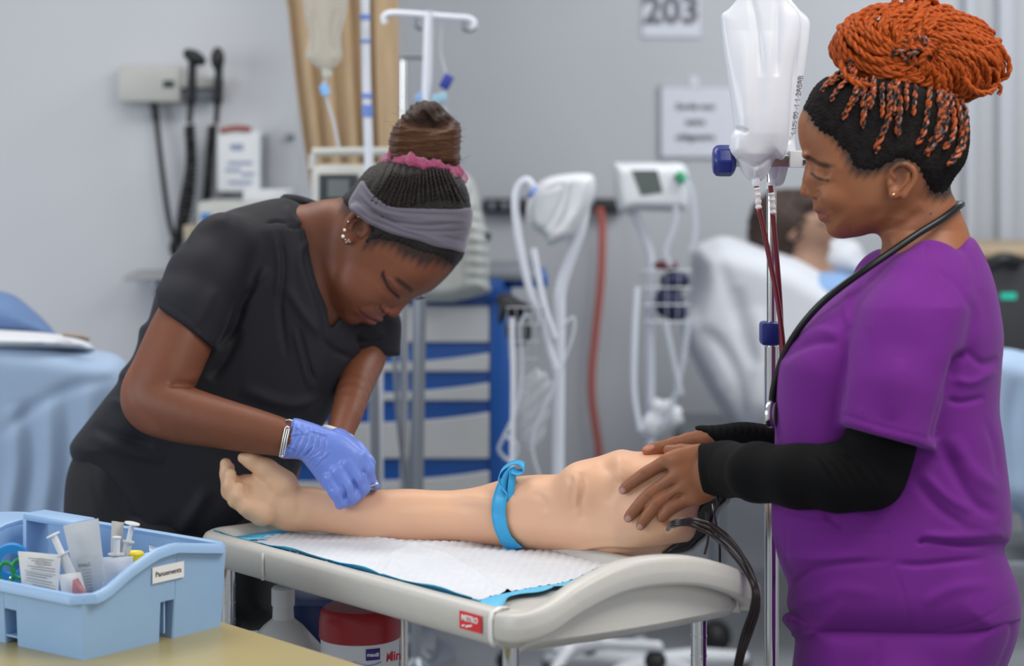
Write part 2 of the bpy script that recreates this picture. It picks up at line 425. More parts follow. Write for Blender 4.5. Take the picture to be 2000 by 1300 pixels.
# raised handle that sweeps out of the right hand end and arches over it
hp = []
for s, t, z in ((.12, .06, .862), (.06, .012, .864), (.015, .002, .866), (-.02, .03, .871), (-.038, .10, .883), (-.045, .20, .905), (-.047, .35, .924), (-.047, .50, .929), (-.050, .68, .922), (-.048, .84, .902), (-.043, .95, .880), (-.032, 1.01, .864), (-.008, 1.03, .858), (.03, .99, .856)):
    hp.append((s, t, z))
hp = spline(hp, 6); up = []; m = len(hp)
for i, q in enumerate(hp):
    p = T(*q); a = T(*hp[max(i-1, 0)]); c = T(*hp[min(i+1, m-1)]); tg = (c-a); tg.z = 0; tg.normalize(); nr = Vector((tg.y, -tg.x, 0))
    if nr.dot(T(-.1, .5, 0)-T(.2, .5, 0)) < 0 and i > 12: pass
    k = min(1, i/14); h = .018+.004*k; wd = .010+.010*k; row = []
    for a_ in range(16):
        an = 2*PI*a_/16; cx, sz = math.cos(an), math.sin(an); pw = .45
        row.append(p+nr*(-wd*.5+wd*math.copysign(abs(cx)**pw, cx))+Vector((0, 0, h*math.copysign(abs(sz)**pw, sz))))
    up.append(row+[row[0]])
hb = MB().strip(up); hb.add(up[-1][:-1], [tuple(range(16))]); hb.add(up[0][:-1], [tuple(range(16))[::-1]])
hb.build('handle', M_gp, cart)
# end skirt under the handle
sk_ = MB(); rows = []
for i in range(25):
    t = .04+.92*i/24; z1 = .868+.040*math.sin(PI*min(1, t*1.02))**1.0; o_ = -.030*math.sin(PI*t)**.6
    rows.append([T(o_*.5+.01, t, .832), T(o_-.002, t, .848), T(o_*1.0, t, .86), T(o_*.8, t, z1), T(o_*.5+.03, t, .872)])
sk_.strip(rows).build('end_wall', M_gp, cart, solid=.004)
b = MB(); r2 = [ring(.01, .47, .05), ring(.0, .48, .06), ring(0, .52, .06), ring(.012, .52, .05), ring(.02, .495, .04)]
b.strip([r+[r[0]] for r in r2]); b.add(r2[-1], [tuple(range(n))]); b.add(r2[0], [tuple(range(n))[::-1]])
b.build('lower_shelf', M_gp, cart)
for s, t in ((.06, .09), (.94, .1), (.06, .92), (.94, .92)):
    p = T(s, t, 0); b = MB().lathe([(.0125, .10), (.0125, .835)], p, 20)
    for k in range(24): b.lathe([(.0132, .1+k*.03), (.0132, .103+k*.03)], p, 20)
    g = b.build('post', M_chr, cart)
    q = MB().lathe([(.004, .0), (.028, .003), (.03, .012), (.03, .02)], (0, 0, 0), 20).build if 0 else None
    Mx = Matrix.Translation(p+Vector((0, 0, .045))) @ Matrix.Rotation(PI/2, 4, 'X')
    MB().lathe([(.02, -.014), (.045, -.014), (.0455, 0), (.045, .014), (.02, .014)], n=24, M=Mx).build('caster_wheel', M_dark, cart)
    MB().box((p.x-.012, p.y-.02, .04), (p.x+.012, p.y+.02, .105), bev=.004).build('caster_fork', M_chr, cart)
# maker's red badge near the corner on the long side
nl = Vector((eu.y, -eu.x, 0)).normalized()*-1
nl = nl if nl.y < 0 else -nl
def onside(s, z, off=.002): return T(s, 0, z)+nl*off
b = MB().prism([onside(.076, .8485), onside(.076, .8745), onside(.134, .8745), onside(.134, .8485)], nl*.0012); bd = b.build('badge', mat('badge_red', (.70, .02, .03), .4), cart)
tag(bd, 'red badge with white lettering')
Mt = frame(onside(.105, .8655, .0042), -eu, (0, 0, 1)); Mt2 = Mt
M_ink = mat('white_print', (.9, .9, .9), .6)
text('lettering', 'METRO', M_ink, Mt, .0118, bd, bold=.0003, sx=1.0)
MB().prism([onside(.116, .852, .0035), onside(.099, .856, .0035), onside(.099, .8585, .0035), onside(.116, .855, .0035)], nl*.0008).prism([onside(.126, .852, .0035), onside(.119, .8535, .0035), onside(.119, .856, .0035), onside(.126, .8545, .0035)], nl*.0008).build('stripe', M_ink, bd, smooth=False)
# clear tape over the rim, one near the corner and one further along
M_tape = mat('white_tape', (.82, .82, .80), .4)
for s, wd, zz in ((.045, .010, .834),):
    rows = []
    for (off, z, ins) in ((.0025, zz, 0), (.0075, .845, 0), (.0085, .874, 0), (.005, .886, 0), (0, .891, .010), (0, .889, .024), (0, .878, .033), (0, .868, .05)):
        rows.append([T(s+wd*k/eu.length*.5, 0, z)+nl*off-nl*ins for k in (-1, 1)])
    MB().strip(rows).build('tape', M_tape, cart, solid=.0008)
rows = [[T(.735+k*.004, 0, z)+nl*.002 for k in (-1, 1)] for z in (.834, .85, .865, .88)]
MB().strip(rows).build('tape', mat('clear_tape', (.66, .65, .62), .15), cart, solid=.0006)

# absorbent pad lying in the tray
def padz(s, t): return .869+.020*max(0, min(1, 1-(t-.055)/.06))**1.5+.0022*math.sin(9*s+3*t)*math.sin(14*t-2*s)+.0015*math.sin(31*s+7*t)
def pad_pt(s, t, dz=0): return T(s, t, padz(s, t)+dz)
pd = thing('absorbent_pad', 'white quilted absorbent underpad with blue edges lying in the grey trolley', 'pad', T(.5, .5, .865))
nx, ny = 150, 80; rows = []
def edge_s(t): return .165+.13*t+.010*math.sin(7*t)
def padbound(a, c):                       # a along the length, c across
    s = edge_s(c)+(.915-edge_s(c)+.012*math.sin(5*c))*a; t = .080+.008*math.sin(6*a+1)+.004*math.sin(23*a)+(.95-.08)*c
    return s, t
def puff(s, t):
    x, y = s*eu.length/.021, t*ev.length/.021; a = (x+y) % 1; c = (x-y) % 1
    return .0022*min(1, 4*min(a, 1-a))*min(1, 4*min(c, 1-c))
wr_ = lambda s, t: .004*math.exp(-((t-.34-.25*s+.08*math.sin(8*s))/.02)**2)+.004*math.exp(-((s-.50-.2*t+.05*math.sin(9*t))/.014)**2)+.003*math.exp(-((t-.22-.1*math.sin(5*s))/.014)**2)*math.sin(PI*min(1, max(0, s*1.4-.1)))
rows = []
for i in range(nx):
    r_ = []
    for j in range(ny):
        s, t = padbound(i/(nx-1), j/(ny-1)); r_.append(pad_pt(s, t, .002+puff(s, t)+wr_(s, t)))
    rows.append(r_)
MB().strip(rows).build('quilted_sheet', mat('pad_white', (.66, .68, .72), .9, noise=.03, nscale=40), pd)
M_pb = mat('pad_blue', (.10, .50, .78), .45, noise=.06, nscale=20)
rows = []
for k in range(4):
    rr_ = []
    for i in range(161):
        q = i/160*4; e = int(min(q, 3.999)); f_ = q-e; a, c = ((f_, 0), (1, f_), (1-f_, 1), (0, 1-f_))[e]
        s, t = padbound(a, c); ox, oy = (a-.5), (c-.5); w0 = (.0, .006, .016, .022+.012*math.sin(i*.45)+.01*math.sin(i*.17))[k]
        wid = w0*(.75 if e == 0 and a > .3 else (2.2 if e == 1 else 1.2))
        s2 = s+(wid*(1 if a > .98 else (-1 if a < .02 else 0))); t2 = t+wid*1.2*(1 if c > .98 else (-1 if c < .02 else 0))
        t2 = max(.050, t2); rr_.append(pad_pt(s2, t2, (.003, .0035, .002, .001)[k]+.002*max(0, math.sin(i*.5))*(k > 1)))
    rows.append(rr_)
MB().strip(rows).build('blue_border', M_pb, pd, solid=.0006)
for s, t, a, r_ in ((.24, .12, .3, .040), (.52, .085, .3, .035), (.90, .10, 1.9, .055), (.07, .62, 2.6, .04)):
    p = pad_pt(s, t, .006); d1 = (eu.normalized()*math.cos(a)+ev.normalized()*math.sin(a)); d2 = Vector((0, 0, 1)).cross(d1)
    MB().strip([[p-d1*r_, p-d1*r_*.4+d2*.012+Vector((0, 0, .003)), p+d1*r_*.4+d2*.016+Vector((0, 0, .002)), p+d1*r_], [p-d1*r_*.9-d2*.004, p-d1*r_*.3-d2*.008, p+d1*r_*.3-d2*.006, p+d1*r_*.9-d2*.003]]).build('folded_flap', M_pb, pd, solid=.0006)

# ---------------------------------------------------------------- practice arm
def lin(u0, a, u1, b_):                   # a ramp across u
    return lambda u, v: a+(b_-a)*np.clip((u-u0)/(u1-u0), 0, 1)
D_ARM = 3.85
va = Vol([(415, 700, 3), (700, 1380, 4)], [(860, 1110, 3)], [(-370, 170, 4)], D_ARM)
w0 = lambda u, v: np.interp(u, [430, 600, 760, 900, 1050, 1200, 1360], [70, 60, 22, -12, -70, -150, -215])
wc = lambda u: float(np.interp(u, [430, 600, 760, 900, 1050, 1200, 1360], [70, 60, 22, -12, -70, -150, -215]))
outl = [(560, 962), (600, 952), (650, 955), (744, 956), (800, 954), (850, 957), (900, 956), (940, 948), (992, 933), (1040, 927), (1100, 926), (1132, 925), (1150, 908), (1180, 888), (1212, 877), (1240, 881), (1300, 884), (1345, 900), (1372, 940), (1374, 975), (1360, 1005), (1358, 1045), (1335, 1066), (1290, 1078), (1230, 1094), (1170, 1091), (1100, 1081), (1024, 1074), (960, 1065), (900, 1062), (800, 1064), (732, 1058), (680, 1046), (608, 1036), (565, 1026)]
va.blob(outl, w0, lambda u, v: np.interp(u, [500, 600, 760, 900, 1050, 1200, 1360], [34, 36, 48, 52, 68, 92, 90]), 50, 0)
va.chain([(600, 995, wc(600), 38), (560, 990, 64, 42), (510, 972, 66, 44), (480, 962, 66, 36)], 14, flat=.8)
va.chain([(478, 968, 62, 30), (452, 958, 60, 20), (444, 925, 60, 15), (441, 905, 60, 12)], 6)
va.chain([(490, 985, 52, 30), (462, 975, 44, 18), (448, 948, 42, 14), (450, 925, 42, 12)], 5)
va.chain([(510, 1000, 46, 28), (480, 990, 34, 17), (466, 968, 30, 12), (468, 950, 30, 10)], 5)
va.chain([(480, 960, 80, 26), (454, 950, 84, 18), (446, 925, 84, 13), (448, 912, 84, 11)], 5)
va.chain([(552, 945, 50, 30), (520, 917, 48, 22), (492, 900, 48, 16), (474, 894, 50, 11)], 8)
va.ell((1150, 950, wc(1150)-30), (60, 50, 70), 20, 30)
va.ell((1290, 1010, wc(1290)-30), (70, 55, 70), 0, 30)
arm = va.skin().smooth(3)
arm.stroke([(1112, 928), (1118, 950), (1114, 975), (1122, 1000)], 7, -5).stroke([(1135, 922), (1138, 950), (1132, 985), (1140, 1015)], 8, -6).stroke([(1126, 925), (1129, 960), (1124, 990)], 6, 5)
arm.stroke([(1160, 905), (1190, 920), (1200, 950), (1190, 985)], 12, -5).stroke([(1205, 885), (1215, 915), (1208, 940)], 14, 6)
arm.stroke([(880, 965), (950, 975), (1010, 985)], 14, 4).stroke([(760, 990), (850, 985), (950, 995)], 12, -2.5).stroke([(930, 950), (965, 975), (970, 1010)], 9, -3)
arm.stroke([(1040, 960), (1060, 975), (1066, 1000)], 7, -2.5).stroke([(1108, 1084), (1180, 1072), (1260, 1074), (1340, 1064)], 4, -6, taper=False).stroke([(1108, 1078), (1180, 1066), (1260, 1068)], 6, 3)
arm.stroke([(575, 960), (585, 990), (580, 1020)], 12, -3).stroke([(452, 985), (470, 1005), (500, 1020)], 5, -1).stroke([(520, 935), (535, 960), (530, 990)], 10, 3)
arm.nrm(); arm.base((.73, .42, .262))
arm.paint_poly([(430, 880), (540, 880), (585, 960), (600, 1040), (430, 1040)], (.69, .43, .26), 25, amt=.8)
arm.paint_line([(760, 1052), (900, 1056), (1020, 1066)], 12, (.70, .36, .24), .45)
arm.paint_line([(1310, 1028), (1300, 1018)], 9, (.35, .12, .05), .8)
M_rub = mat('arm_rubber', (.8, .5, .3), .5, attr=True, noise=.04, nscale=14, sss=.08, bump=.04, bscale=80)
pa = thing('practice_arm', 'tan rubber injection practice arm lying across the trolley pad, hand curled', 'practice arm', P(950, 1060, 3.85))
arm.build('arm_body', M_rub, pa)
def surf_w(sk, u, v, r=7):
    d = (sk.V[:, 0]-u)**2+(sk.V[:, 1]-v)**2; m = (d < r*r) & (sk.N[:, 2] < 0)
    if not m.any(): m = d <= d.min()+60
    return sk.V[m, 2].min()
def onsk(sk, u, v, off=0, r=7):
    w_ = surf_w(sk, u, v, r)-off; return P(u, v, sk.D0+w_*sk.D0/F)
# vein tubes that leave the end of the arm and droop over the trolley
M_tb = mat('dark_blood_tube', (.012, .004, .005), .2, spec=.4)
for k, (du, dv) in enumerate(((0, 0), (4, 9), (-4, 19))):
    pts = [(1304, 1033, 3.50), (1312, 1021+dv*.3, 3.44), (1345, 1014+dv*.5, 3.42), (1385, 1022+dv, 3.42), (1425+du, 1052+dv, 3.40), (1458+du, 1100+dv*.6, 3.38), (1478-k*3, 1150, 3.36), (1480-k*6, 1190, 3.36), (1468-k*7, 1230, 3.38), (1452-k*5, 1275, 3.38), (1440-k*4, 1330, 3.4)]
    MB().tube(PP(pts, 6), .0037, 10).build('vein_tube', M_tb, pa)
MB().lathe([(.004, 0), (.007, .001), (.0075, .004), (.005, .005)], M=frame(P(1307, 1033, 3.515), (1, 0, 0), (0, 0, 1)), n=16).build('tube_port', mat('port_tan', (.5, .33, .2), .5), pa)
# black mount behind the shoulder end
M_bp = mat('black_vinyl', (.012, .012, .014), .28, bump=.3, bscale=40)
vb = Vol([(1285, 1440, 4)], [(940, 1100, 4)], [(-60, 90, 5)], 3.60)
vb.blob([(1300, 1070), (1350, 1000), (1378, 965), (1412, 950), (1428, 975), (1405, 1000), (1392, 1040), (1370, 1062), (1345, 1082), (1296, 1087)], 78, 46, 12, n=3)
vb.skin().smooth(1).base((0, 0, 0)).build('mount', M_bp, pa)
for q in ([(1392, 985, 3.52), (1396, 1010, 3.5), (1405, 1060, 3.5), (1406, 1100, 3.52)], [(1380, 1000, 3.5), (1383, 1050, 3.5), (1376, 1082, 3.5)], [(1395, 1000, 3.5), (1402, 985, 3.5), (1400, 968, 3.52)]):
    MB().tube(PP(q, 5), .0022, 8).build('strap', M_bp, pa)
# tourniquet round the arm with its bow
M_tq = mat('tourniquet_blue', (.03, .36, .68), .42, noise=.05, nscale=30)
tq = thing('tourniquet', 'bright blue rubber tourniquet knotted round the practice arm', 'tourniquet', onsk(arm, 990, 1000))
rows = []
cen = spline([(993, 934), (984, 948), (976, 975), (974, 1005), (980, 1035), (992, 1058), (1007, 1072)], 5)
for i, c in enumerate(cen):
    rows.append([onsk(arm, c[0]+d*13.5+.0, c[1]-(c[1] > 1050)*d*3, 3, 9) for d in (-1, -.5, 0, .5, 1)])
back = []
for i in range(1, 10):
    a = PI*i/10; u_ = 1007-14*i/10; v_ = 1003+69*math.cos(a); w_ = wc(1000)+70*math.sin(a)
    back.append([P(u_+d*13.5, v_, D_ARM+w_*D_ARM/F) for d in (-1, -.5, 0, .5, 1)])
MB().strip(rows+back+[rows[0]]).build('band', M_tq, tq, solid=.0012)
def ribbon(name, path, wv, parent, m, n=6, th=.0012):
    pts = [Vector(p) for p in PP(path, n)]; wv = [Vector(x) for x in spline(wv, n)] if isinstance(wv[0], (tuple, list)) else [Vector(wv)]*len(pts)
    return MB().strip([[p-q, p, p+q] for p, q in zip(pts, wv)]).build(name, m, parent, solid=th)
dt = onsk(arm, 990, 945).y
ribbon('bow_loop', [(992, 962, dt-.014), (980, 948, dt-.012), (974, 935, dt-.008), (980, 918, dt), (995, 906, dt+.004), (1010, 902, dt+.004), (1022, 908, dt), (1023, 918, dt-.006), (1012, 922, dt-.010), (1000, 918, dt-.012)], [(.001, .010, .002)]*6+[(.002, .012, .003)]*4, tq, M_tq)
ribbon('bow_loop', [(1000, 912, dt-.012), (990, 925, dt-.014), (984, 945, dt-.014), (988, 965, dt-.014), (995, 972, dt-.012)], [(.006, .004, .001)]*5, tq, M_tq)
ribbon('loose_end', [(1000, 915, dt-.010), (1001, 930, dt-.014), (998, 955, dt-.016), (996, 978, dt-.014)], [(.006, .002, .0)]*4, tq, M_tq)
# paperwork-thin blue corner of the pad shows behind the handle
# ---------------------------------------------------------------- things along the walls and behind
def bx(name, m, u0, v0, u1, v1, D, dep, parent=None, bev=.004, off=0):
    a, b_ = P(u0, v1, D), P(u1, v0, D); return MB().box((a.x, D+off, a.z), (b_.x, D+off+dep, b_.z), bev=bev).build(name, m, parent)
def tb_(name, m, path, r, parent=None, n=8, k=6): return MB().tube(PP(path, k), r, n).build(name, m, parent)
M_bei = mat('device_beige', (.50, .50, .47), .45, noise=.03)
M_wht = mat('device_white', (.66, .68, .71), .4, noise=.02)
M_scr = mat('screen_dark', (.035, .045, .050), .2)
M_gry = mat('grey_metal', (.25, .27, .30), .35, .6)
M_wpole = mat('white_enamel', (.66, .69, .76), .3)
M_dev = mat('black_device', (.010, .010, .012), .5)
M_blu = mat('cart_blue', (.010, .085, .34), .35)
M_dr = mat('drawer_grey', (.50, .51, .51), .5, noise=.02)
M_print = mat('sign_print', (.12, .12, .14), .7)
M_sign = mat('sign_paper', (.58, .60, .66), .8)
M_clearb = mat('clear_tube', (.62, .66, .72), .15, alpha=.55)
M_shw = mat('sheet_white', (.60, .62, .66), .85, noise=.03, nscale=4)
M_shb = mat('blanket_blue', (.33, .44, .60), .9, noise=.08, nscale=5)
M_pap2 = mat('paper_matte', (.68, .70, .72), .8)

# wall station with two instrument handles
WL = 6.35
wd = thing('wall_diagnostic_station', 'beige wall mounted instrument station with black handles in its cradles', 'medical device', P(300, 165, WL))
bx('housing', M_bei, 228, 128, 352, 200, WL-.08, .079, wd, .012); bx('cradle', M_bei, 352, 150, 432, 172, WL-.07, .069, wd, .008); bx('display', mat('lcd_green', (.02, .05, .04), .3), 318, 157, 340, 171, WL-.083, .004, wd, .001)
bx('cradle_bracket', M_gry, 350, 172, 425, 198, WL-.05, .049, wd, .008)
for u, uu in ((372, 380), (424, 424)):
    tb_('handle', M_dev, [(u+4, 120, WL-.12), (u+3, 150, WL-.12), (u+1, 200, WL-.11), (u-2, 240, WL-.10)], [.012]*7+[.014]*6+[.008]*6, wd, 12)
o = MB().ball(P(380, 112, WL-.13), (.036, .03, .020), 16, Matrix.Rotation(R(28), 4, 'Y')).build('otoscope_head', M_dev, wd)
MB().tube(PP([(380, 108, WL-.13), (362, 100, WL-.15)], 2), [.016, .012, .008], 12).build('speculum', M_dev, wd)
MB().ball(P(425, 115, WL-.13), (.020, .02, .034), 16).build('ophthalmoscope_head', M_dev, wd)
def coil(a, c, r, turns, m, name, parent, th=.003, sag=0):
    A, B_ = Vector(a), Vector(c); n = turns*10; pts = []
    for i in range(n+1):
        f = i/n; p = A.lerp(B_, f); p.x += sag*math.sin(PI*f); an = 2*PI*turns*f; pts.append(p+Vector((math.cos(an)*r, math.sin(an)*r, 0)))
    return MB().tube(pts, th, 5).build(name, m, parent)
coil(P(370, 245, WL-.09), P(345, 480, WL-.06), .012, 26, M_dev, 'coiled_cord', wd, .006, .02)
coil(P(415, 245, WL-.09), P(403, 400, WL-.06), .010, 22, M_dev, 'coiled_cord', wd, .005, .0)
tb_('cord', M_dev, [(300, 200, WL-.04), (306, 240, WL-.04), (316, 330, WL-.05), (330, 430, WL-.05), (345, 480, WL-.06)], [.012]*6+[.008]*19, wd)
tb_('cord', M_dev, [(403, 400, WL-.06), (380, 470, WL-.06), (345, 500, WL-.06), (335, 480, WL-.06), (350, 455, WL-.06)], .007, wd)
tb_('cord', M_dev, [(372, 245, WL-.05), (366, 330, WL-.05), (350, 420, WL-.05), (344, 495, WL-.05)], .007, wd)
# shelf on the wall
sf = thing('wall_shelf', 'small grey metal shelf on the pale wall under the coiled cords', 'shelf', P(290, 545, WL))
bx('shelf_board', mat('shelf_grey', (.33, .34, .34), .4, .2), 240, 538, 400, 548, WL-.24, .238, sf); bx('bracket', M_gry, 300, 548, 312, 580, WL-.03, .029, sf, .002)
# glove box and poster
gx = thing('paper_dispenser', 'white printed paper dispenser on the wall next to the coiled cords', 'dispenser', P(465, 320, WL))
bx('front', M_pap2, 423, 256, 508, 375, WL-.10, .098, gx, .01); bx('grey_side', M_gry, 508, 262, 517, 372, WL-.09, .088, gx, .004)
tb_('red_tie', mat('dull_red', (.30, .08, .06), .6), [(430, 256, WL-.1), (460, 250, WL-.1), (490, 252, WL-.1)], .008, gx)
for k, (a, c, v) in enumerate(((450, 475, 290), (445, 492, 318), (440, 470, 332), (472, 496, 340), (446, 492, 356))):
    bx('printed_line', mat('print_blue_grey', (.25, .30, .42), .7), a, v-3-(k == 0)*6, c, v+3, WL-.102, .002, gx, 0)
t = thing('paper_stack', 'stack of loose white papers on top of the beige box below the dispenser', 'papers', P(500, 385, WL-.2)); bx('sheets', M_pap2, 475, 372, 560, 392, WL-.22, .2, t, .002)
t = thing('instrument_box', 'beige box with a blue mark on the shelf behind the bending woman', 'box', P(450, 480, WL-.3)); bx('case', M_bei, 385, 394, 540, 480, WL-.32, .25, t, .01); bx('blue_mark', mat('mark_blue', (.04, .2, .5), .5), 392, 416, 412, 432, WL-.323, .004, t, 0)
t = thing('small_tan_box', 'small tan carton half hidden behind the back of the bending woman', 'box', P(370, 450, WL-.2)); bx('carton', mat('carton_tan', (.45, .38, .28), .7), 358, 440, 392, 470, WL-.25, .15, t, .004)
MB().ball(P(567, 267, 6.345), (.012, .005, .012), 12).build('trim_9', M_gry)
tag(bpy.data.objects['trim_9'], kind='structure')

# bed at the left
BD = 5.0
b1_ = thing('hospital_bed', 'hospital bed with pale blue blanket beyond the supply caddy', 'bed', Vector((P(60, 1000, BD).x, BD, 0)))
vb1 = Vol([(-260, 330, 7)], [(540, 1250, 7)], [(-330, 330, 12)], BD)
vb1.blob([(-240, 690), (-100, 655), (60, 662), (180, 682), (240, 700), (262, 760), (268, 900), (262, 1040), (240, 1180), (-240, 1200)], 40, 250, 60, 8, p=2.6)
s1 = vb1.skin().smooth(2)
for k, u in enumerate((30, 60, 95, 130, 170, 205)): s1.stroke([(u-10+k*3, 790-k*14), (u+2, 900), (u-12, 1010), (u-30, 1150)], 14, (-1)**k*9, taper=True)
s1.stroke([(0, 850), (60, 800), (130, 760), (230, 735)], 12, -7)
s1.nrm(); s1.base((0, 0, 0)).build('blanket', M_shb, b1_)
vb2 = Vol([(-260, 240, 7)], [(540, 740, 6)], [(-300, 200, 12)], BD)
vb2.blob([(-240, 670), (-100, 640), (0, 644), (90, 650), (150, 660), (180, 676), (160, 686), (-240, 690)], -40, 180, 30, 8); vb2.skin().smooth(2).base((0, 0, 0)).build('top_sheet', M_shw, b1_)
bx('bed_frame', M_gry, -240, 1195, 240, 1235, BD-.2, .6, b1_)
for u in (-200, 200): tb_('leg', M_gry, [(u, 1230, BD), (u, 1600, BD)], .02, b1_)
pl = thing('pillow', 'blue pillow lying on the bed beyond the supply caddy', 'pillow', P(20, 640, BD+.2))
vb3 = Vol([(-200, 140, 6)], [(540, 690, 6)], [(-100, 250, 10)], BD)
vb3.blob([(-180, 600), (-60, 568), (10, 570), (50, 592), (104, 645), (90, 665), (-180, 670)], 80, 110, 50, 4); vb3.skin().smooth(2).base((0, 0, 0)).build('case', mat('pillow_blue', (.12, .20, .38), .9, noise=.06), pl)
t = thing('wrist_strap', 'tan strap lying on the top sheet of the near bed', 'strap', P(150, 655, BD-.1)); tb_('strap', mat('strap_tan', (.35, .28, .24), .7), [(125, 652, BD-.2), (150, 656, BD-.22), (172, 662, BD-.2)], .006, t)

# tan pleated curtain
CD = 5.95
cu = thing('privacy_curtain', 'tan pleated privacy curtain hanging between the two walls', 'curtain', Vector((P(680, 300, CD).x, CD, .9)))
rows = []
for j in range(30):
    v = -340+j*(700+340)/29; f = (v)/300.0; uL = 562+26*f+9*max(f, 0)**2+(-4 if v < 0 else 0); uR = 778+2*f; row = []
    for i in range(140):
        x = i/139; fold_ = (math.sin(x*PI*11+.5*math.sin(x*9))*.5+.5)**1.5; ampx = .030*(1 if x < .78 else .12); row.append(P(uL+(uR-uL)*x, v, CD+ampx*fold_+.01*math.sin(3*x+v*.01)))
    rows.append(row)
MB().strip(rows).build('cloth', mat('curtain_tan', (.40, .285, .17), .85, noise=.14, nscale=9, stretch=(6, 6, .6)), cu, solid=.003)

# hanging saline bag on the left pole
pl1 = thing('iv_pole', 'white IV pole in front of the tan curtain with the clear saline bag', 'iv pole', Vector((P(715, 300, 5.3).x, 5.3, 0)))
tb_('pole', M_wpole, [(711, -220, 5.3), (714, 100, 5.3), (720, 300, 5.3), (724, 480, 5.3)], .011, pl1, 12)
tb_('lower_tube', M_gry, [(724, 480, 5.3), (732, 800, 5.3), (736, 1290, 5.3)], .012, pl1, 12)
for v, h in ((33, 5), (187, 5), (216, 12), (80, 3)): MB().lathe([(.013, -px(h, 5.3)), (.0135, 0), (.013, px(h, 5.3))], P(712+v*.025, v, 5.3), 14).build('collar', mat('collar_blue', (.15, .25, .6), .4), pl1)
tb_('hook', M_wpole, [(640, -190, 5.3), (650, -200, 5.3), (711, -205, 5.3), (780, -200, 5.3), (790, -190, 5.3)], .007, pl1)
for a in range(5): MB().tube([P(736, 1280, 5.3), Vector((P(736, 0, 5.3).x+.26*math.cos(a*1.257), 5.3+.26*math.sin(a*1.257), .05))], .012, 8).build('base_leg', M_gry, pl1)
sb_ = thing('saline_bag', 'clear saline bag with drip chamber in front of the tan curtain', 'iv bag', P(635, 60, 5.25))
vg2 = Vol([(580, 700, 4)], [(-80, 200, 4)], [(-40, 40, 4)], 5.25)
vg2.blob([(596, -60), (594, 20), (602, 70), (596, 112), (606, 120), (622, 134), (650, 134), (668, 112), (666, 70), (678, 20), (676, -60)], 0, 16, 20, 2, n=3)
g2 = vg2.skin().smooth(1); g2.stroke([(610, 20), (616, 70), (612, 110)], 5, -4).stroke([(655, 20), (648, 70), (655, 110)], 5, -4); g2.nrm()
g2.base((0, 0, 0)).build('bag', mat('bag_clear', (.60, .60, .55), .1, trans=.35, alpha=.62, ior=1.2), sb_)
tb_('drip_chamber', mat('chamber', (.55, .57, .52), .15, alpha=.7), [(636, 132, 5.25), (640, 150, 5.25)], .012, sb_); tb_('blue_clamp', mat('clamp_sky', (.20, .45, .80), .4), [(631, 165, 5.25), (637, 185, 5.25)], .011, sb_)
tb_('line', M_clearb, [(640, 148, 5.25), (633, 165, 5.25), (640, 200, 5.25), (652, 240, 5.25), (662, 290, 5.25)], .004, sb_)
tb_('hanger', M_wpole, [(636, -60, 5.25), (638, -120, 5.27), (642, -190, 5.3)], .004, sb_)

# T shaped IV stand, then the chrome frame behind it
ts = thing('iv_pole', 'white T shaped IV pole with curved hooks rising above the brown bun', 'iv pole', Vector((P(830, 300, 5.2).x, 5.2, 0)))
tb_('pole', M_wpole, [(838, 22, 5.2), (834, 150, 5.2), (828, 300, 5.2)], .0115, ts, 12)
tb_('lower_tube', M_gry, [(828, 300, 5.2), (822, 600, 5.2), (812, 1290, 5.2)], .013, ts, 12)
tb_('crossbar', M_wpole, [(752, 46, 5.2), (750, 34, 5.2), (762, 26, 5.2), (800, 27, 5.2), (838, 30, 5.2), (890, 34, 5.2), (915, 36, 5.2), (926, 44, 5.2), (925, 54, 5.2)], .008, ts, 10)
tb_('hook', M_gry, [(905, 40, 5.25), (905, 55, 5.25), (918, 60, 5.25), (930, 52, 5.25)], .005, ts); tb_('hook', M_gry, [(812, 34, 5.25), (812, 50, 5.25), (824, 58, 5.25)], .005, ts)
for a in range(5): MB().tube([P(812, 1285, 5.2), Vector((P(812, 0, 5.2).x+.26*math.cos(a*1.257), 5.2+.26*math.sin(a*1.257), .05))], .012, 8).build('base_leg', M_gry, ts)
tg = thing('infusion_line', 'clear infusion line with dark blue clips hanging from the T shaped pole', 'tube', P(865, 100, 5.22))
tb_('line', M_clearb, [(862, 45, 5.22), (860, 100, 5.22), (872, 155, 5.22), (866, 200, 5.22), (880, 260, 5.22), (885, 420, 5.22)], .004, tg)
for u, v, a in ((872, 160, 0), (826, 188, 1), (858, 192, 2)): MB().box((-.012, -.008, -.018), (.012, .008, .018), Matrix.Translation(P(u, v, 5.2)) @ Matrix.Rotation(.5+a*.4, 4, 'Y'), .003).build('clip', (mat('clip_navy', (.03, .05, .3), .4), mat('clip_sky', (.25, .40, .70), .4), mat('clip_teal', (.30, .50, .62), .4))[a], tg)
cf = thing('chrome_frame', 'thin chrome stand with a short crossbar behind the T shaped pole', 'stand', Vector((P(790, 300, 5.6).x, 5.6, 0)))
tb_('post', M_chr, [(789, 118, 5.6), (789, 700, 5.6), (789, 1200, 5.6)], .011, cf, 10); tb_('crossbar', M_gry, [(782, 110, 5.6), (830, 110, 5.6)], .008, cf, 10); bx('foot', M_gry, 760, 1195, 815, 1215, 5.5, .3, cf)

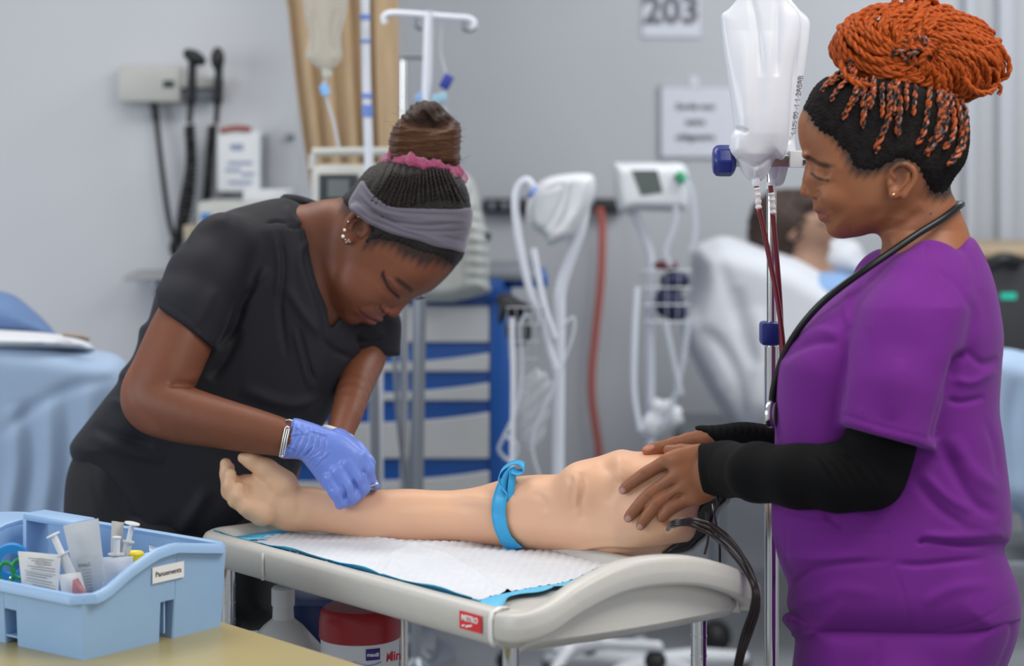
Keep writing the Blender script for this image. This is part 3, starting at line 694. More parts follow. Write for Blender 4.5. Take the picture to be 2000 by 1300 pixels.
# monitor by the curtain
vm = thing('patient_monitor', 'beige patient monitor with carry handle in front of the tan curtain', 'monitor', P(680, 350, 5.4))
bx('case', M_bei, 606, 322, 790, 480, 5.42, .16, vm, .02); bx('screen', M_scr, 622, 340, 700, 430, 5.415, .01, vm, .004)
MB().tube(PP([(611, 330, 5.45), (613, 300, 5.45), (622, 297, 5.45), (750, 296, 5.45), (758, 300, 5.45), (760, 330, 5.45)], 6), .011, 10).build('carry_handle', M_bei, vm)
bx('wave_window', mat('screen_pale', (.16, .18, .18), .3), 640, 350, 682, 385, 5.412, .004, vm, 0)
tb_('stand_pole', M_wpole, [(735, 475, 5.5), (735, 1285, 5.5)], .018, vm, 12)
MB().tube([P(735, 1270, 5.5), P(735, 1290, 5.5)], .2, 20).build('stand_base', M_gry, vm)
# ribbed beige machine on the cart
MD = 5.9
dm = thing('ventilator', 'beige ribbed machine standing on the blue medical cart', 'medical device', P(900, 560, MD))
vd = Vol([(790, 970, 5)], [(320, 590, 5)], [(-150, 150, 8)], MD)
vd.blob([(800, 350), (860, 330), (905, 335), (928, 360), (945, 430), (956, 470), (956, 545), (945, 576), (800, 576)], 0, 110, 26, 4, n=4)
sd_ = vd.skin(); 
for v in range(410, 560, 22): sd_.stroke([(915, v), (960, v+4)], 4, -5, n=1, taper=False)
sd_.stroke([(925, 370), (900, 450), (905, 570)], 4, -4, taper=False)
sd_.nrm(); sd_.base((0, 0, 0)).build('case', mat('vent_beige', (.40, .42, .40), .5), dm)
bx('side_panel', M_dev, 944, 455, 958, 470, MD-.09, .02, dm, .002)

# blue medical cart
KD = 5.9
mc = thing('medical_cart', 'blue medical cart with five pale grey drawers behind the practice arm', 'cart', Vector((P(830, 900, KD).x, KD, 0)))
bx('body', M_blu, 560, 580, 962, 1180, KD+.005, .5, mc, .01); bx('top', M_blu, 552, 545, 985, 586, KD-.03, .56, mc, .012); bx('side_column', M_blu, 955, 560, 1000, 1180, KD-.01, .5, mc, .01)
bx('top_mat', M_gry, 780, 532, 1050, 548, KD-.02, .5, mc, .004); bx('side_tray', M_blu, 985, 538, 1070, 562, KD+.02, .35, mc, .006)
for v0, v1, vc in ((598, 668, 662), (690, 725, 715), (748, 782, 772), (806, 895, 888), (920, 990, 960), (1010, 1100, 1090)):
    p0 = P(575, v0, KD-.012); poly = [P(575, v1, KD-.012), P(575, v0, KD-.012)]
    big = v0 in (598,); ptsu = [(575, v0+18), (575, v1)]
    bot = [(575+ (955-575)*i/16, v1) for i in range(17)]
    top = [(955-(955-575)*i/16, (v0 if big else v0+22*(1-(1-i/16)**3))) for i in range(17)]
    if big: top = [(955, v0), (575, v0)]
    MB().prism([P(u, v, KD-.014) for u, v in bot+top], (0, .03, 0)).build('drawer', M_dr, mc, bev=.003)
    d = mc.children[-1]
for u in (600, 930): MB().ball(Vector((P(u, 0, KD+.1).x, KD+.1, .05)), .05, 14).build('caster', M_dark, mc)
bx('plinth', M_gry, 570, 1178, 955, 1215, KD+.03, .4, mc)
# poles standing before the cart
pz = thing('drip_stand', 'grey metal drip stand in front of the cart drawers', 'stand', Vector((P(810, 900, 5.3).x, 5.3, 0)))
tb_('pole', M_gry, [(815, 585, 5.45), (812, 800, 5.45), (803, 1000, 5.45), (800, 1290, 5.45)], .012, pz, 12); tb_('pole', M_gry, [(733, 700, 5.6), (731, 1000, 5.6), (728, 1290, 5.6)], .010, pz, 12)
tb_('strut', M_gry, [(770, 690, 5.5), (778, 820, 5.5), (795, 960, 5.5)], .006, pz); tb_('strut', M_gry, [(760, 1210, 5.45), (840, 1290, 5.3)], .01, pz)
bx('foot', M_gry, 700, 1262, 850, 1285, 5.4, .3, pz)

# rolling monitor stands with cuffs, baskets and hoses
def stand(label, D, head, pole, r, scr, basket, extra=None):
    t = thing('monitor_stand', label, 'monitor stand', Vector((P(pole[-1][0], 900, D).x, D, 0)))
    MB().tube(PP([(u, v, D) for u, v in pole], 6), r, 14).build('bent_pole', M_wpole, t)
    vv = Vol([(min(q[0] for q in head)-20, max(q[0] for q in head)+20, 4)], [(min(q[1] for q in head)-20, max(q[1] for q in head)+20, 4)], [(-90, 90, 6)], D)
    vv.blob(head, 0, 58, 18, 4, n=4); h = vv.skin().smooth(1)
    if scr is None: h.stroke([(1062, 376), (1080, 365), (1100, 362), (1092, 400), (1070, 440), (1052, 450)], 4, -5).stroke([(1118, 352), (1108, 410), (1085, 455)], 5, -6).stroke([(1140, 350), (1132, 400), (1110, 440)], 4, 5)
    h.nrm(); h.base((0, 0, 0)).build('monitor_head', M_wht, t)
    if scr: MB().prism([P(u, v, D-.085) for u, v in scr], (0, .02, 0)).build('screen', mat('lcd_grey', (.10, .12, .115), .25), t)
    b = MB(); u0, u1, v0, v1 = basket
    for k in range(4):
        v = v0+(v1-v0)*k/3; sh_ = 1-.18*k/3; c = (u0+u1)/2; hw_ = (u1-u0)/2*sh_
        b.tube([P(c-hw_, v, D-.16), P(c+hw_, v, D-.16), P(c+hw_, v, D+.04), P(c-hw_, v, D+.04), P(c-hw_, v, D-.16)], .0022, 5)
    for k in range(5):
        x = u0+(u1-u0)*k/4; c = (u0+u1)/2; b.tube([P(x, v0, D-.16), P(c+(x-c)*.82, v1, D-.16), P(c+(x-c)*.82, v1, D+.04), P(x, v0, D+.04)], .0018, 5)
    tag(b.build('wire_basket', mat('basket_wire', (.42, .44, .48), .3, .5), t), kind='stuff')
    zf = .06; ux = pole[-1][0]; c = Vector((P(ux, 0, D).x, D, zf+.02))
    for k in range(5):
        a = 2*PI*k/5+.35; e = c+Vector((.30*math.cos(a), .30*math.sin(a), -.01)); MB().tube([c, c.lerp(e, .5)+Vector((0, 0, .012)), e], [.03, .024, .018], 10).build('base_leg', M_wht, t)
        MB().tube([e+Vector((-.012, 0, -.035)), e+Vector((.012, 0, -.035))], .035, 16).build('caster', M_dev, t)
    return t
s1_ = stand('tall white rolling monitor stand with bent pole, next to the blue cart', 5.55, [(1040, 372), (1062, 350), (1100, 340), (1148, 338), (1162, 350), (1160, 385), (1140, 430), (1118, 462), (1098, 470), (1070, 480), (1062, 462), (1034, 440), (1028, 405)],
    [(1142, 400), (1132, 450), (1108, 520), (1094, 570), (1092, 640), (1090, 900), (1090, 1270)], .0155, None, (990, 1060, 600, 700))
for k, q in enumerate(([(1045, 372), (1030, 352), (1012, 365), (1006, 400), (1012, 460), (1024, 520), (1036, 570), (1060, 640), (1085, 720)], [(1042, 485), (1052, 540), (1064, 600), (1084, 660)], [(1030, 610), (1016, 640), (1020, 720), (1008, 800), (985, 850), (975, 880), (1000, 900), (1010, 870), (985, 850)], [(1095, 640), (1120, 620), (1118, 660), (1080, 760), (1040, 860), (1060, 950)], [(1000, 620), (1002, 760), (1000, 900), (1004, 1000)])):
    tb_('hose', (M_wpole, M_wpole, M_clearb, M_clearb, M_wpole)[k], [(u, v, 5.45-.03*k) for u, v in q], (.010, .008, .005, .004, .006)[k], s1_)
tb_('blue_collar', mat('collar_blue', (.15, .25, .6), .4), [(1036, 372, 5.44), (1044, 378, 5.44)], .016, s1_)
cf1 = thing('pressure_cuff', 'black blood pressure cuff in the basket of the tall white stand', 'cuff', P(1010, 620, 5.45)); v_ = Vol([(960, 1060, 5)], [(560, 690, 5)], [(-60, 60, 8)], 5.45)
v_.ell((990, 588, 0), (22, 16, 30), 20, 6).ell((1008, 600, 0), (30, 16, 40), 10, 8).ell((1012, 645, 0), (26, 34, 34), -10, 12).ell((980, 612, -20), (8, 24, 14), 10, 6); v_.skin().smooth(1).base((0, 0, 0)).build('cuff', M_dev, cf1)
t = thing('clear_bag', 'clear plastic tubing bag hanging below the cuff on the tall white stand', 'bag', P(1045, 700, 5.4)); v_ = Vol([(1000, 1090, 5)], [(640, 900, 6)], [(-40, 40, 7)], 5.45)
v_.blob([(1025, 730), (1060, 720), (1075, 740), (1078, 790), (1060, 860), (1030, 880), (1012, 800)], 0, 24, 24, 4); x_ = v_.skin(); x_.noise(lambda V: 4*np.sin(V[:, 0]*.2+V[:, 1]*.13)*np.sin(V[:, 1]*.09)); x_.base((0, 0, 0)).build('film', mat('film', (.55, .58, .62), .2, alpha=.5), t)
s2_ = stand('shorter white rolling monitor stand with grey screen under the paper sign', 6.2, [(1198, 322), (1215, 318), (1290, 318), (1340, 325), (1345, 395), (1330, 412), (1240, 412), (1216, 420), (1204, 400)],
    [(1230, 405), (1245, 430), (1262, 470), (1272, 520), (1270, 640), (1270, 800), (1268, 1180)], .0125, [(1252, 382), (1295, 376), (1284, 332), (1233, 332)], (1252, 1352, 528, 628))
for k, q in enumerate(([(1340, 350), (1352, 380), (1358, 450), (1350, 490)], [(1320, 400), (1318, 440), (1300, 490), (1310, 520)], [(1245, 560), (1240, 640), (1238, 760), (1250, 840)], [(1345, 620), (1335, 700), (1310, 800), (1290, 830)], [(1300, 630), (1315, 700), (1330, 770)])):
    tb_('hose', M_clearb if k != 2 else M_wpole, [(u, v, 6.05-.02*k) for u, v in q], .008, s2_)
tb_('green_tag', mat('tag_green', (.02, .30, .14), .5), [(1322, 338, 6.1), (1338, 354, 6.1)], .014, s2_)
cf2 = thing('pressure_cuff', 'dark navy and red pressure cuff bundled in the basket of the shorter stand', 'cuff', P(1310, 560, 6.1)); v_ = Vol([(1250, 1360, 5)], [(490, 650, 5)], [(-70, 70, 8)], 6.12)
v_.ell((1318, 548, 0), (30, 20, 40), 0, 6).ell((1306, 590, 0), (30, 32, 40), 10, 8).ell((1322, 610, 0), (20, 20, 30), 10, 8); v_.skin().smooth(1).base((0, 0, 0)).build('cuff', mat('cuff_navy', (.015, .02, .07), .7), cf2)
MB().ball(P(1300, 518, 6.1), (.035, .03, .014), 14).build('bulb', mat('bulb_red', (.12, .01, .02), .5), cf2)
t = thing('white_bundle', 'white crumpled cloth bundle hanging low on the shorter monitor stand', 'cloth', P(1290, 840, 6.05)); v_ = Vol([(1230, 1350, 5)], [(770, 880, 5)], [(-60, 60, 7)], 6.05)
v_.ell((1300, 800, 0), (32, 20, 30), 20, 10).ell((1275, 830, 0), (34, 26, 30), -20, 12).ell((1318, 820, 0), (20, 14, 24), 0, 8); x_ = v_.skin(); x_.noise(lambda V: 3*np.sin(V[:, 0]*.22+V[:, 1]*.1)); x_.base((0, 0, 0)).build('cloth', M_shw, t)
# rail on the wall and the red hose
rl = thing('equipment_rail', 'dark equipment rail fixed on the wall behind the monitor stands', 'rail', P(1050, 400, WALLD))
for a, c in ((945, 1032), (1160, 1215)): bx('rail_segment', M_dev, a, 388, c, 416, WALLD-.05, .049, rl, .004)
for u in (960, 985, 1008): bx('socket', M_gry, u-5, 395, u+5, 409, WALLD-.056, .01, rl, .001)
bx('rail_bar', M_gry, 1030, 392, 1162, 402, WALLD-.04, .039, rl, .002)
rh = thing('red_hose', 'red rubber hose hanging from the wall rail down to the floor', 'hose', P(1170, 400, 7.2))
tb_('hose', mat('hose_red', (.40, .09, .07), .5), [(1170, 405, 7.2), (1176, 440, 7.2), (1174, 540, 7.2), (1164, 640, 7.2), (1156, 720, 7.2), (1156, 780, 7.2), (1164, 840, 7.2), (1170, 900, 7.2), (1172, 1100, 7.2)], .013, rh, 10)
# signs
sg = thing('room_number_sign', 'white paper sign with the number 203 on the back wall', 'sign', P(1310, 20, WALLD)); bx('paper', M_sign, 1255, -45, 1368, 72, WALLD-.008, .006, sg, 0)
text('lettering', '203', M_print, frame(P(1311, 22, WALLD-.011), (1, 0, 0), (0, 0, 1)), .125, sg, bold=.004)
sg = thing('notice_sign', 'white notice with three short lines of print on the back wall', 'sign', P(1360, 240, WALLD)); bx('paper', M_sign, 1292, 172, 1440, 306, WALLD-.014, .012, sg, 0); bx('painted_shadow', M_gry, 1286, 168, 1294, 308, WALLD-.010, .009, sg, 0)  # thin grey strip at the left edge stands in for the notice's shadow
for s_, v in (('Sortie non', 208), ('autre', 238), ('obligatoire', 268)): text('lettering', s_, M_print, frame(P(1358, v, WALLD-.016), (1, 0, 0), (0, 0, 1)), .030, sg, bold=.0012)
t = thing('tape_strip', 'pale tape strip over the paper notice on the back wall', 'tape', P(1355, 158, WALLD)); bx('tape', M_sign, 1347, 148, 1364, 170, WALLD-.004, .003, t, 0)

# bed with a reclining patient
B2 = 6.6
bd2 = thing('hospital_bed', 'hospital bed with raised white head end where the patient rests', 'bed', Vector((P(1620, 900, B2).x, B2, 0)))
vv = Vol([(1320, 1960, 7)], [(430, 1080, 7)], [(-200, 250, 12)], B2)
vv.blob([(1352, 490), (1380, 470), (1430, 462), (1560, 500), (1680, 560), (1900, 590), (1940, 640), (1940, 860), (1700, 900), (1520, 850), (1450, 840), (1400, 790), (1352, 700), (1330, 640), (1345, 560)], 20, 170, 60, 10)
x_ = vv.skin().smooth(2)
for a, wd_, am in (([(1370, 640), (1410, 680), (1440, 740), (1450, 830)], 12, -12), ([(1345, 600), (1370, 680), (1420, 760)], 12, 10), ([(1440, 560), (1450, 650), (1480, 720)], 12, -10), ([(1480, 600), (1485, 700), (1470, 800)], 14, 10), ([(1400, 500), (1420, 560), (1440, 640)], 14, -6), ([(1390, 740), (1430, 780), (1470, 860)], 10, 8)): x_.stroke(a, wd_, am)
x_.nrm(); x_.base((0, 0, 0)).build('bedding', M_shw, bd2)
bx('bed_frame', M_gry, 1340, 850, 1930, 890, B2-.05, .5, bd2); bx('under_frame', M_dev, 1330, 870, 1560, 920, B2+.05, .3, bd2)
for u in (1400, 1880): tb_('leg', M_gry, [(u, 880, B2+.1), (u, 1200, B2+.1)], .025, bd2); MB().ball(Vector((P(u, 0, B2).x, B2+.05, .05)), .05, 12).build('caster', M_dev, bd2)
pw = thing('pillow', 'white pillow under the head of the reclining patient', 'pillow', P(1580, 500, B2))
vv = Vol([(1440, 1720, 6)], [(420, 560, 6)], [(-140, 160, 10)], B2); vv.blob([(1455, 500), (1500, 470), (1600, 462), (1670, 470), (1690, 500), (1700, 540), (1600, 550), (1460, 545)], 70, 80, 40, 4); vv.skin().smooth(2).base((0, 0, 0)).build('case', M_shw, pw)
pe = thing('person', 'dark haired patient lying back in the far bed under a pale blue blanket', 'person', P(1560, 560, B2))
vv = Vol([(1440, 1760, 4)], [(350, 760, 4.5)], [(-130, 120, 7)], B2-.03)
vv.ell((1545, 440, 0), (58, 56, 55), 0, 8).ell((1588, 450, 0), (34, 44, 40), 0, 14).ell((1625, 460, 0), (9, 8, 8), 0, 8).cone((1618, 440, 0), (1626, 458, 0), 6, 8, 8).ell((1607, 484, 0), (16, 12, 20), 0, 8).ell((1612, 472, 0), (9, 4, 14), 0, 4).ell((1545, 455, -52), (11, 15, 7), 0, 4)
vv.cone((1570, 480, 0), (1580, 535, 0), 36, 42, 14); vv.chain([(1560, 560, 0, 60), (1620, 610, 0, 70), (1680, 700, 0, 70)], 20, flat=.9); vv.chain([(1540, 570, -70, 30), (1560, 640, -80, 26), (1620, 690, -90, 22), (1660, 700, -90, 18)], 10)
x_ = vv.skin().smooth(1); x_.base((.30, .17, .11)); x_.paint_poly([(1600, 474), (1622, 474), (1618, 480), (1604, 480)], (.25, .08, .07), 3); x_.paint_line([(1598, 436), (1612, 440)], 4, (.03, .02, .02), .8)
x_.build('body', mat('skin_patient', (.3, .17, .11), .5, attr=True), pe)
vv = Vol([(1440, 1640, 5)], [(350, 560, 5)], [(-100, 100, 8)], B2-.03)
vv.ell((1530, 435, 0), (68, 66, 62), 0, 8).ell((1505, 470, 0), (44, 52, 50), 0, 12).ell((1570, 395, 0), (44, 26, 50), 0, 12).ell((1538, 500, 0), (18, 26, 40), 0, 10); vv.ell((1612, 455, 0), (42, 62, 80), 0, 6, 'sub')
x_ = vv.skin(); x_.noise(lambda V: 3*np.sin(V[:, 0]*.3)*np.sin(V[:, 1]*.33+V[:, 2]*.2)); x_.base((0, 0, 0)).build('hair', mat('patient_hair', (.035, .018, .012), .7, noise=.4, nscale=40), pe)
vv = Vol([(1500, 1760, 6)], [(520, 760, 6)], [(-140, 120, 9)], B2-.05)
vv.blob([(1530, 560), (1600, 530), (1680, 545), (1740, 600), (1740, 740), (1560, 740), (1520, 640)], 0, 100, 40, 6); x_ = vv.skin().smooth(1); x_.stroke([(1560, 560), (1580, 620), (1570, 720)], 8, -6).stroke([(1620, 560), (1640, 640), (1630, 720)], 8, 6); x_.nrm(); x_.base((0, 0, 0)).build('blanket', mat('blanket_pale', (.22, .36, .60), .9), pe)
# third bed and black equipment at the right edge
b3 = thing('hospital_bed', 'bed with pale blue cover showing behind the back of the woman in purple', 'bed', Vector((P(2010, 900, 5.6).x, 5.6, 0)))
vv = Vol([(1880, 2160, 7)], [(650, 1120, 7)], [(-150, 150, 12)], 5.6); vv.blob([(1920, 700), (1960, 680), (2020, 690), (2140, 700), (2140, 1050), (2020, 1100), (1990, 1000), (1930, 1010), (1900, 900)], 0, 120, 50, 8)
x_ = vv.skin().smooth(2); x_.stroke([(1985, 740), (1975, 850), (1990, 960)], 12, -9); x_.nrm(); x_.base((0, 0, 0)).build('cover', M_shb, b3); bx('bed_frame', M_gry, 1890, 1095, 2140, 1130, 5.55, .4, b3)
for u in (1930, 2100): tb_('leg', M_gry, [(u, 1120, 5.6), (u, 1420, 5.6)], .02, b3); MB().ball(Vector((P(u, 0, 5.6).x, 5.58, .05)), .05, 12).build('caster', M_dev, b3)
eq = thing('equipment_cabinet', 'black equipment cabinet with a small green light behind the purple shoulder', 'cabinet', P(1980, 600, 6.6))
bx('cabinet_body', mat('cabinet_black', (.02, .02, .025), .5), 1915, 512, 2080, 1000, 6.6, .4, eq, .01); bx('green_light', mat('light_green', (.01, .35, .25), .4, emit=.6), 1955, 572, 1985, 584, 6.595, .006, eq, 0)
cs = [P(1930, 520, 6.55), P(1990, 515, 6.55)]; tb_('cable', M_dev, [(1935, 516, 6.58), (1960, 505, 6.56), (1990, 512, 6.58)], .02, eq)
ct_ = thing('wooden_counter', 'light wooden counter top above the black equipment cabinet', 'counter', P(1980, 495, 6.7)); bx('counter_top', mat('counter_wood', (.36, .27, .17), .5, noise=.15, nscale=8), 1895, 488, 2100, 504, 6.6, .6, ct_, .004); bx('support', M_bei, 1900, 504, 1914, 1100, 6.75, .4, ct_)
# low white trolley foot seen under the tray
lf = thing('trolley_base', 'white moulded trolley base with arms standing on the floor under the tray', 'trolley', Vector((P(1150, 1260, 5.9).x, 5.9, .05)))
vv = Vol([(960, 1330, 6)], [(1215, 1330, 6)], [(-160, 160, 10)], 5.9)
vv.chain([(985, 1262, 40, 12), (1060, 1258, 10, 14), (1110, 1268, 0, 15), (1180, 1256, -40, 12), (1285, 1262, -70, 13)], 8); vv.chain([(1110, 1266, 0, 14), (1090, 1298, -80, 12), (1080, 1316, -120, 12)], 8).chain([(1110, 1266, 0, 13), (1140, 1236, 80, 11), (1160, 1228, 120, 10)], 8); vv.ell((1100, 1240, 0), (20, 30, 20), 0, 14)
vv.skin().smooth(1).base((0, 0, 0)).build('base', M_wht, lf)
for u, v, w_ in ((990, 1290, .04), (1280, 1290, -.08), (1095, 1322, -.14), (1150, 1258, .12)): MB().ball(P(u, v, 5.9+w_), .03, 12).build('caster', M_dev, lf)
tb_('column', M_wpole, [(1105, 1240, 5.9), (1108, 1100, 5.9), (1108, 1060, 5.9)], .02, lf, 12)
# ---------------------------------------------------------------- standing woman in purple
D1 = 3.48
def toW(D, D0=D1): return (D-D0)*F/D0
def arm_w(u, v, D0=D1, r=8): return toW(D_ARM+surf_w(arm, u, v, r)*D_ARM/F, D0)
vp = Vol([(1190, 1425, 2.2), (1425, 1555, 9), (1555, 1895, 2.5), (1895, 1930, 7)], [(150, 480, 2.5), (480, 835, 9), (835, 1050, 2.2), (1050, 1100, 10)], [(-260, -130, 9), (-130, 340, 3.4)], D1)
# skull and face
face = [(1600, 165), (1575, 200), (1561, 229), (1558, 251), (1561, 278), (1569, 300), (1577, 316), (1577, 330), (1572, 347), (1575, 362), (1584, 385), (1588, 398), (1589, 408), (1594, 414), (1599, 420), (1601, 430), (1612, 438), (1616, 446), (1621, 455), (1634, 461), (1655, 464), (1682, 461), (1712, 452), (1760, 440), (1800, 420), (1848, 365), (1878, 320), (1889, 270), (1880, 215), (1840, 165), (1760, 135), (1670, 135)]
Tface = lambda u, v: np.interp(u, [1560, 1600, 1640, 1700, 1780, 1880], [62, 72, 84, 96, 104, 100])*np.interp(v, [200, 330, 400, 465], [1.0, .98, .82, .60])
vp.blob(face, 0, Tface, 62, 6, n=4, p=2.3)
# nose, lips, chin, cheek
vp.cone((1580, 322, 0), (1573, 372, 0), 7, 10, 8).ell((1575, 374, 0), (11, 11, 14), 0, 7).ell((1586, 378, -13), (10, 9, 8), 0, 6).ell((1586, 378, 13), (10, 9, 8), 0, 6)
vp.ell((1601, 409, 0), (12, 6, 26), 15, 4).ell((1608, 423, 0), (11, 7.5, 24), 20, 4)
vp.ell((1640, 446, 0), (24, 18, 30), 0, 10).ell((1630, 385, -50), (28, 24, 22), 0, 16).ell((1576, 303, -22), (10, 8, 24), 0, 8)
vp.ell((1600, 334, -66), (18, 12, 12), 0, 12, 'sub').ell((1606, 343, -47), (16, 12, 13), 0, 8)
# ear
vp.ell((1760, 353, -100), (27, 35, 10), 18, 4).ell((1757, 350, -112), (17, 24, 7), 16, 3, 'sub')
vp.chain([(1748, 350, -106, 4), (1740, 336, -110, 4.5), (1752, 323, -113, 5), (1770, 321, -114, 5.5), (1785, 333, -112, 5.5), (1786, 352, -110, 5), (1776, 370, -108, 5), (1765, 384, -106, 6)], 2, n=3)
vp.chain([(1775, 338, -109, 3.5), (1771, 354, -109, 3.5), (1758, 368, -108, 3.5), (1750, 374, -107, 3.5)], 2, n=3).ell((1746, 378, -106), (11, 12, 7), 0, 4).ell((1739, 358, -104), (6, 9, 6), 0, 3)
# neck, then the trunk and arms inside the clothes
vp.blob([(1700, 415), (1718, 455), (1722, 480), (1712, 520), (1700, 580), (1920, 580), (1905, 500), (1893, 455), (1876, 412), (1856, 372), (1830, 345), (1760, 370)], 0, lambda u, v: np.interp(v, [350, 450, 540], [66, 70, 120]), 64, 22, p=2.1)
vp.blob([(1690, 540), (1560, 680), (1530, 800), (1560, 1000), (1570, 1100), (1930, 1100), (1930, 800), (1920, 560), (1860, 510)], 0, 160, 100, 30)
vp.chain([(1800, 590, -150, 50), (1735, 760, -190, 48), (1695, 905, -185, 42), (1560, 925, -150, 36), (1400, 915, 78, 30)], 16)
vp.chain([(1760, 600, 150, 50), (1690, 740, 200, 42), (1600, 850, 240, 30), (1480, 856, 270, 26), (1400, 858, 276, 28)], 16)
# near hand spread over the practice arm
wn = arm_w(1320, 930)
def fg(pts, k=5, lift=.8):
    q = [(u, v, arm_w(u, v)-r*lift if i > 1 else (min(arm_w(u, v)-r*lift, wn-14) if i == 0 else (arm_w(u, v)-r*lift)*.5+(wn-16)*.5), r) for i, (u, v, r) in enumerate(pts)]; vp.chain(q, k, n=3)
    return q
wn = arm_w(1320, 930)
fg([(1330, 893, 16), (1308, 897, 14), (1283, 911, 12), (1258, 926, 12), (1232, 944, 10.5), (1216, 957, 8.5)])
fg([(1345, 918, 15), (1312, 935, 13), (1288, 951, 12), (1264, 970, 12.5), (1242, 993, 11), (1227, 1011, 9.5)])
fg([(1352, 940, 14), (1330, 954, 12.5), (1304, 969, 11.5), (1280, 988, 12), (1262, 1010, 10.5), (1250, 1028, 8.5)])
fg([(1365, 962, 13), (1350, 974, 11.5), (1328, 984, 11), (1311, 993, 11), (1299, 1004, 9.5), (1291, 1012, 8)])
vp.blob([(1412, 880), (1372, 866), (1340, 872), (1306, 888), (1300, 902), (1312, 925), (1322, 945), (1335, 965), (1348, 982), (1368, 986), (1402, 968), (1418, 945)], lambda u, v: np.interp(u, [1300, 1420], [wn-10, wn-40]), 16, 26, 12)
vp.chain([(1370, 885, wn+12, 18), (1330, 880, wn+34, 13), (1305, 878, wn+50, 10)], 6)
vp.cone((1400, 922, wn-34), (1440, 925, wn-70), 40, 42, 12, flat=.8)
# far hand laid on the top of the shoulder, thumb along the ridge
wf = arm_w(1290, 900)+70
vp.chain([(1420, 855, wf+20, 26), (1372, 862, wf+10, 24), (1345, 864, wf, 19), (1318, 868, wf-8, 15), (1290, 874, wf-14, 12.5), (1272, 877, wf-16, 11), (1262, 879, wf-16, 9)], 6)
for k, dv in enumerate((0, 10, 18, 24)):
    vp.chain([(1365, 866+dv*.3, wf+25, 15), (1325, 872+dv, wf+52+k*4, 11), (1300, 892+dv, wf+66+k*4, 10), (1290, 915+dv, wf+70+k*4, 8.5)], 5)
sp = vp.skin().smooth(1)
sk1, sk1d = (.27, .10, .044), (.15, .055, .028)
sp.base(sk1)
# face details
sp.stroke([(1584, 337), (1592, 344), (1603, 350), (1616, 351)], 3, -1.6)
sp.stroke([(1592, 362), (1612, 362), (1632, 352)], 6, -1.2)
sp.stroke([(1596, 372), (1600, 380), (1597, 388)], 2.5, -2.5).stroke([(1600, 392), (1612, 404), (1622, 420)], 6, -.8)
sp.stroke([(1592, 414), (1604, 415), (1618, 419)], 2.0, -3.0).stroke([(1604, 434), (1616, 436), (1626, 434)], 4, -2.0)
sp.stroke([(1800, 392), (1780, 420), (1750, 450), (1735, 480)], 14, 4).stroke([(1725, 458), (1762, 440), (1800, 408)], 10, -5).stroke([(1665, 448), (1712, 432), (1745, 400)], 12, 3)
sp.paint_poly([(1588, 411), (1595, 405), (1606, 406), (1620, 416), (1622, 422), (1614, 431), (1602, 432), (1596, 424)], (.27, .08, .06), 2.5, amt=.8)
sp.paint_line([(1592, 414.5), (1604, 416.5), (1618, 421)], 1.4, (.09, .02, .015), .9)
sp.paint_line([(1566, 303), (1586, 311), (1604, 321), (1636, 325)], 4.6, (.035, .015, .010), .85, taper=True, wr=(-140, 0))
sp.paint_line([(1585, 339), (1593, 346), (1604, 351), (1617, 352)], 2.6, (.010, .005, .004), .97, wr=(-140, -5))
sp.paint_line([(1587, 332), (1600, 334), (1614, 341)], 5, (.17, .065, .035), .6, wr=(-140, -10))
sp.paint_line([(1589, 386), (1595, 388)], 2.2, (.05, .015, .01), .8)
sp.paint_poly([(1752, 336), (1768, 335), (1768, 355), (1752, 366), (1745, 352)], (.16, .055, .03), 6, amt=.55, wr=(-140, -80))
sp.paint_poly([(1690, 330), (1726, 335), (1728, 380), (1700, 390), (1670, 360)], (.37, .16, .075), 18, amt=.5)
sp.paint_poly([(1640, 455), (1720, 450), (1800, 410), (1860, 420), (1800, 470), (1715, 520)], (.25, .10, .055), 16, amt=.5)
sp.paint_line([(1817, 417), (1818, 418)], 2.0, (.03, .01, .01), .9)
hairl = (.012, .010, .010)
sp.paint_poly([(1560, 120), (1573, 212), (1585, 240), (1612, 262), (1640, 292), (1662, 335), (1690, 345), (1730, 335), (1780, 318), (1806, 345), (1815, 385), (1856, 386), (1920, 330), (1920, 120)], (.05, .028, .02), 9, edge=5)
# hands: knuckle creases and nails
for (u, v) in ((1258, 926), (1264, 970), (1281, 988), (1311, 993)):
    for d in (-4, 0, 4): sp.stroke([(u-5+d*.8, v-7+d*.5), (u+4+d*.8, v+6+d*.5)], 1.6, -1.0, n=1)
    sp.paint_poly([(u-8, v-6), (u+4, v-10), (u+8, v+5), (u-4, v+9)], sk1d, 5, amt=.6)
for (u, v) in ((1232, 944), (1243, 992), (1264, 1009)): sp.stroke([(u-4, v-6), (u+4, v+6)], 1.6, -1.0, n=1)
sp.paint_poly([(1205, 930), (1300, 900), (1350, 990), (1240, 1045)], (.27, .11, .06), 14, amt=.6)
sp.stroke([(1325, 945), (1312, 950), (1298, 962)], 2.6, -2.0).stroke([(1340, 966), (1322, 966), (1306, 980)], 2.6, -2).stroke([(1310, 920), (1290, 932), (1272, 938)], 2.6, -1.5)
nail = (.48, .27, .24)
for (u, v, a) in ((1214.5, 958.5, 60), (1226, 1013, 50), (1249, 1030, 50)):
    ca, sa = math.cos(R(a)), math.sin(R(a)); q = [(u+x*ca*1.0-y*sa, v+x*sa+y*ca) for x, y in ((-6, -5), (4, -5.5), (7, 0), (4, 5.5), (-6, 5))]
    q = [(u+(x*-.72-y*.69), v+(x*.69-y*.72)) for x, y in ((-5, -5), (4, -5), (6.5, 0), (4, 5), (-5, 5))]
    sp.paint_poly(q, nail, 1.2, wr=(-60, 240), n=3)
sp.paint_poly([(1256, 876), (1262, 871), (1274, 868), (1277, 874), (1264, 880)], (.55, .25, .20), 2, n=3)
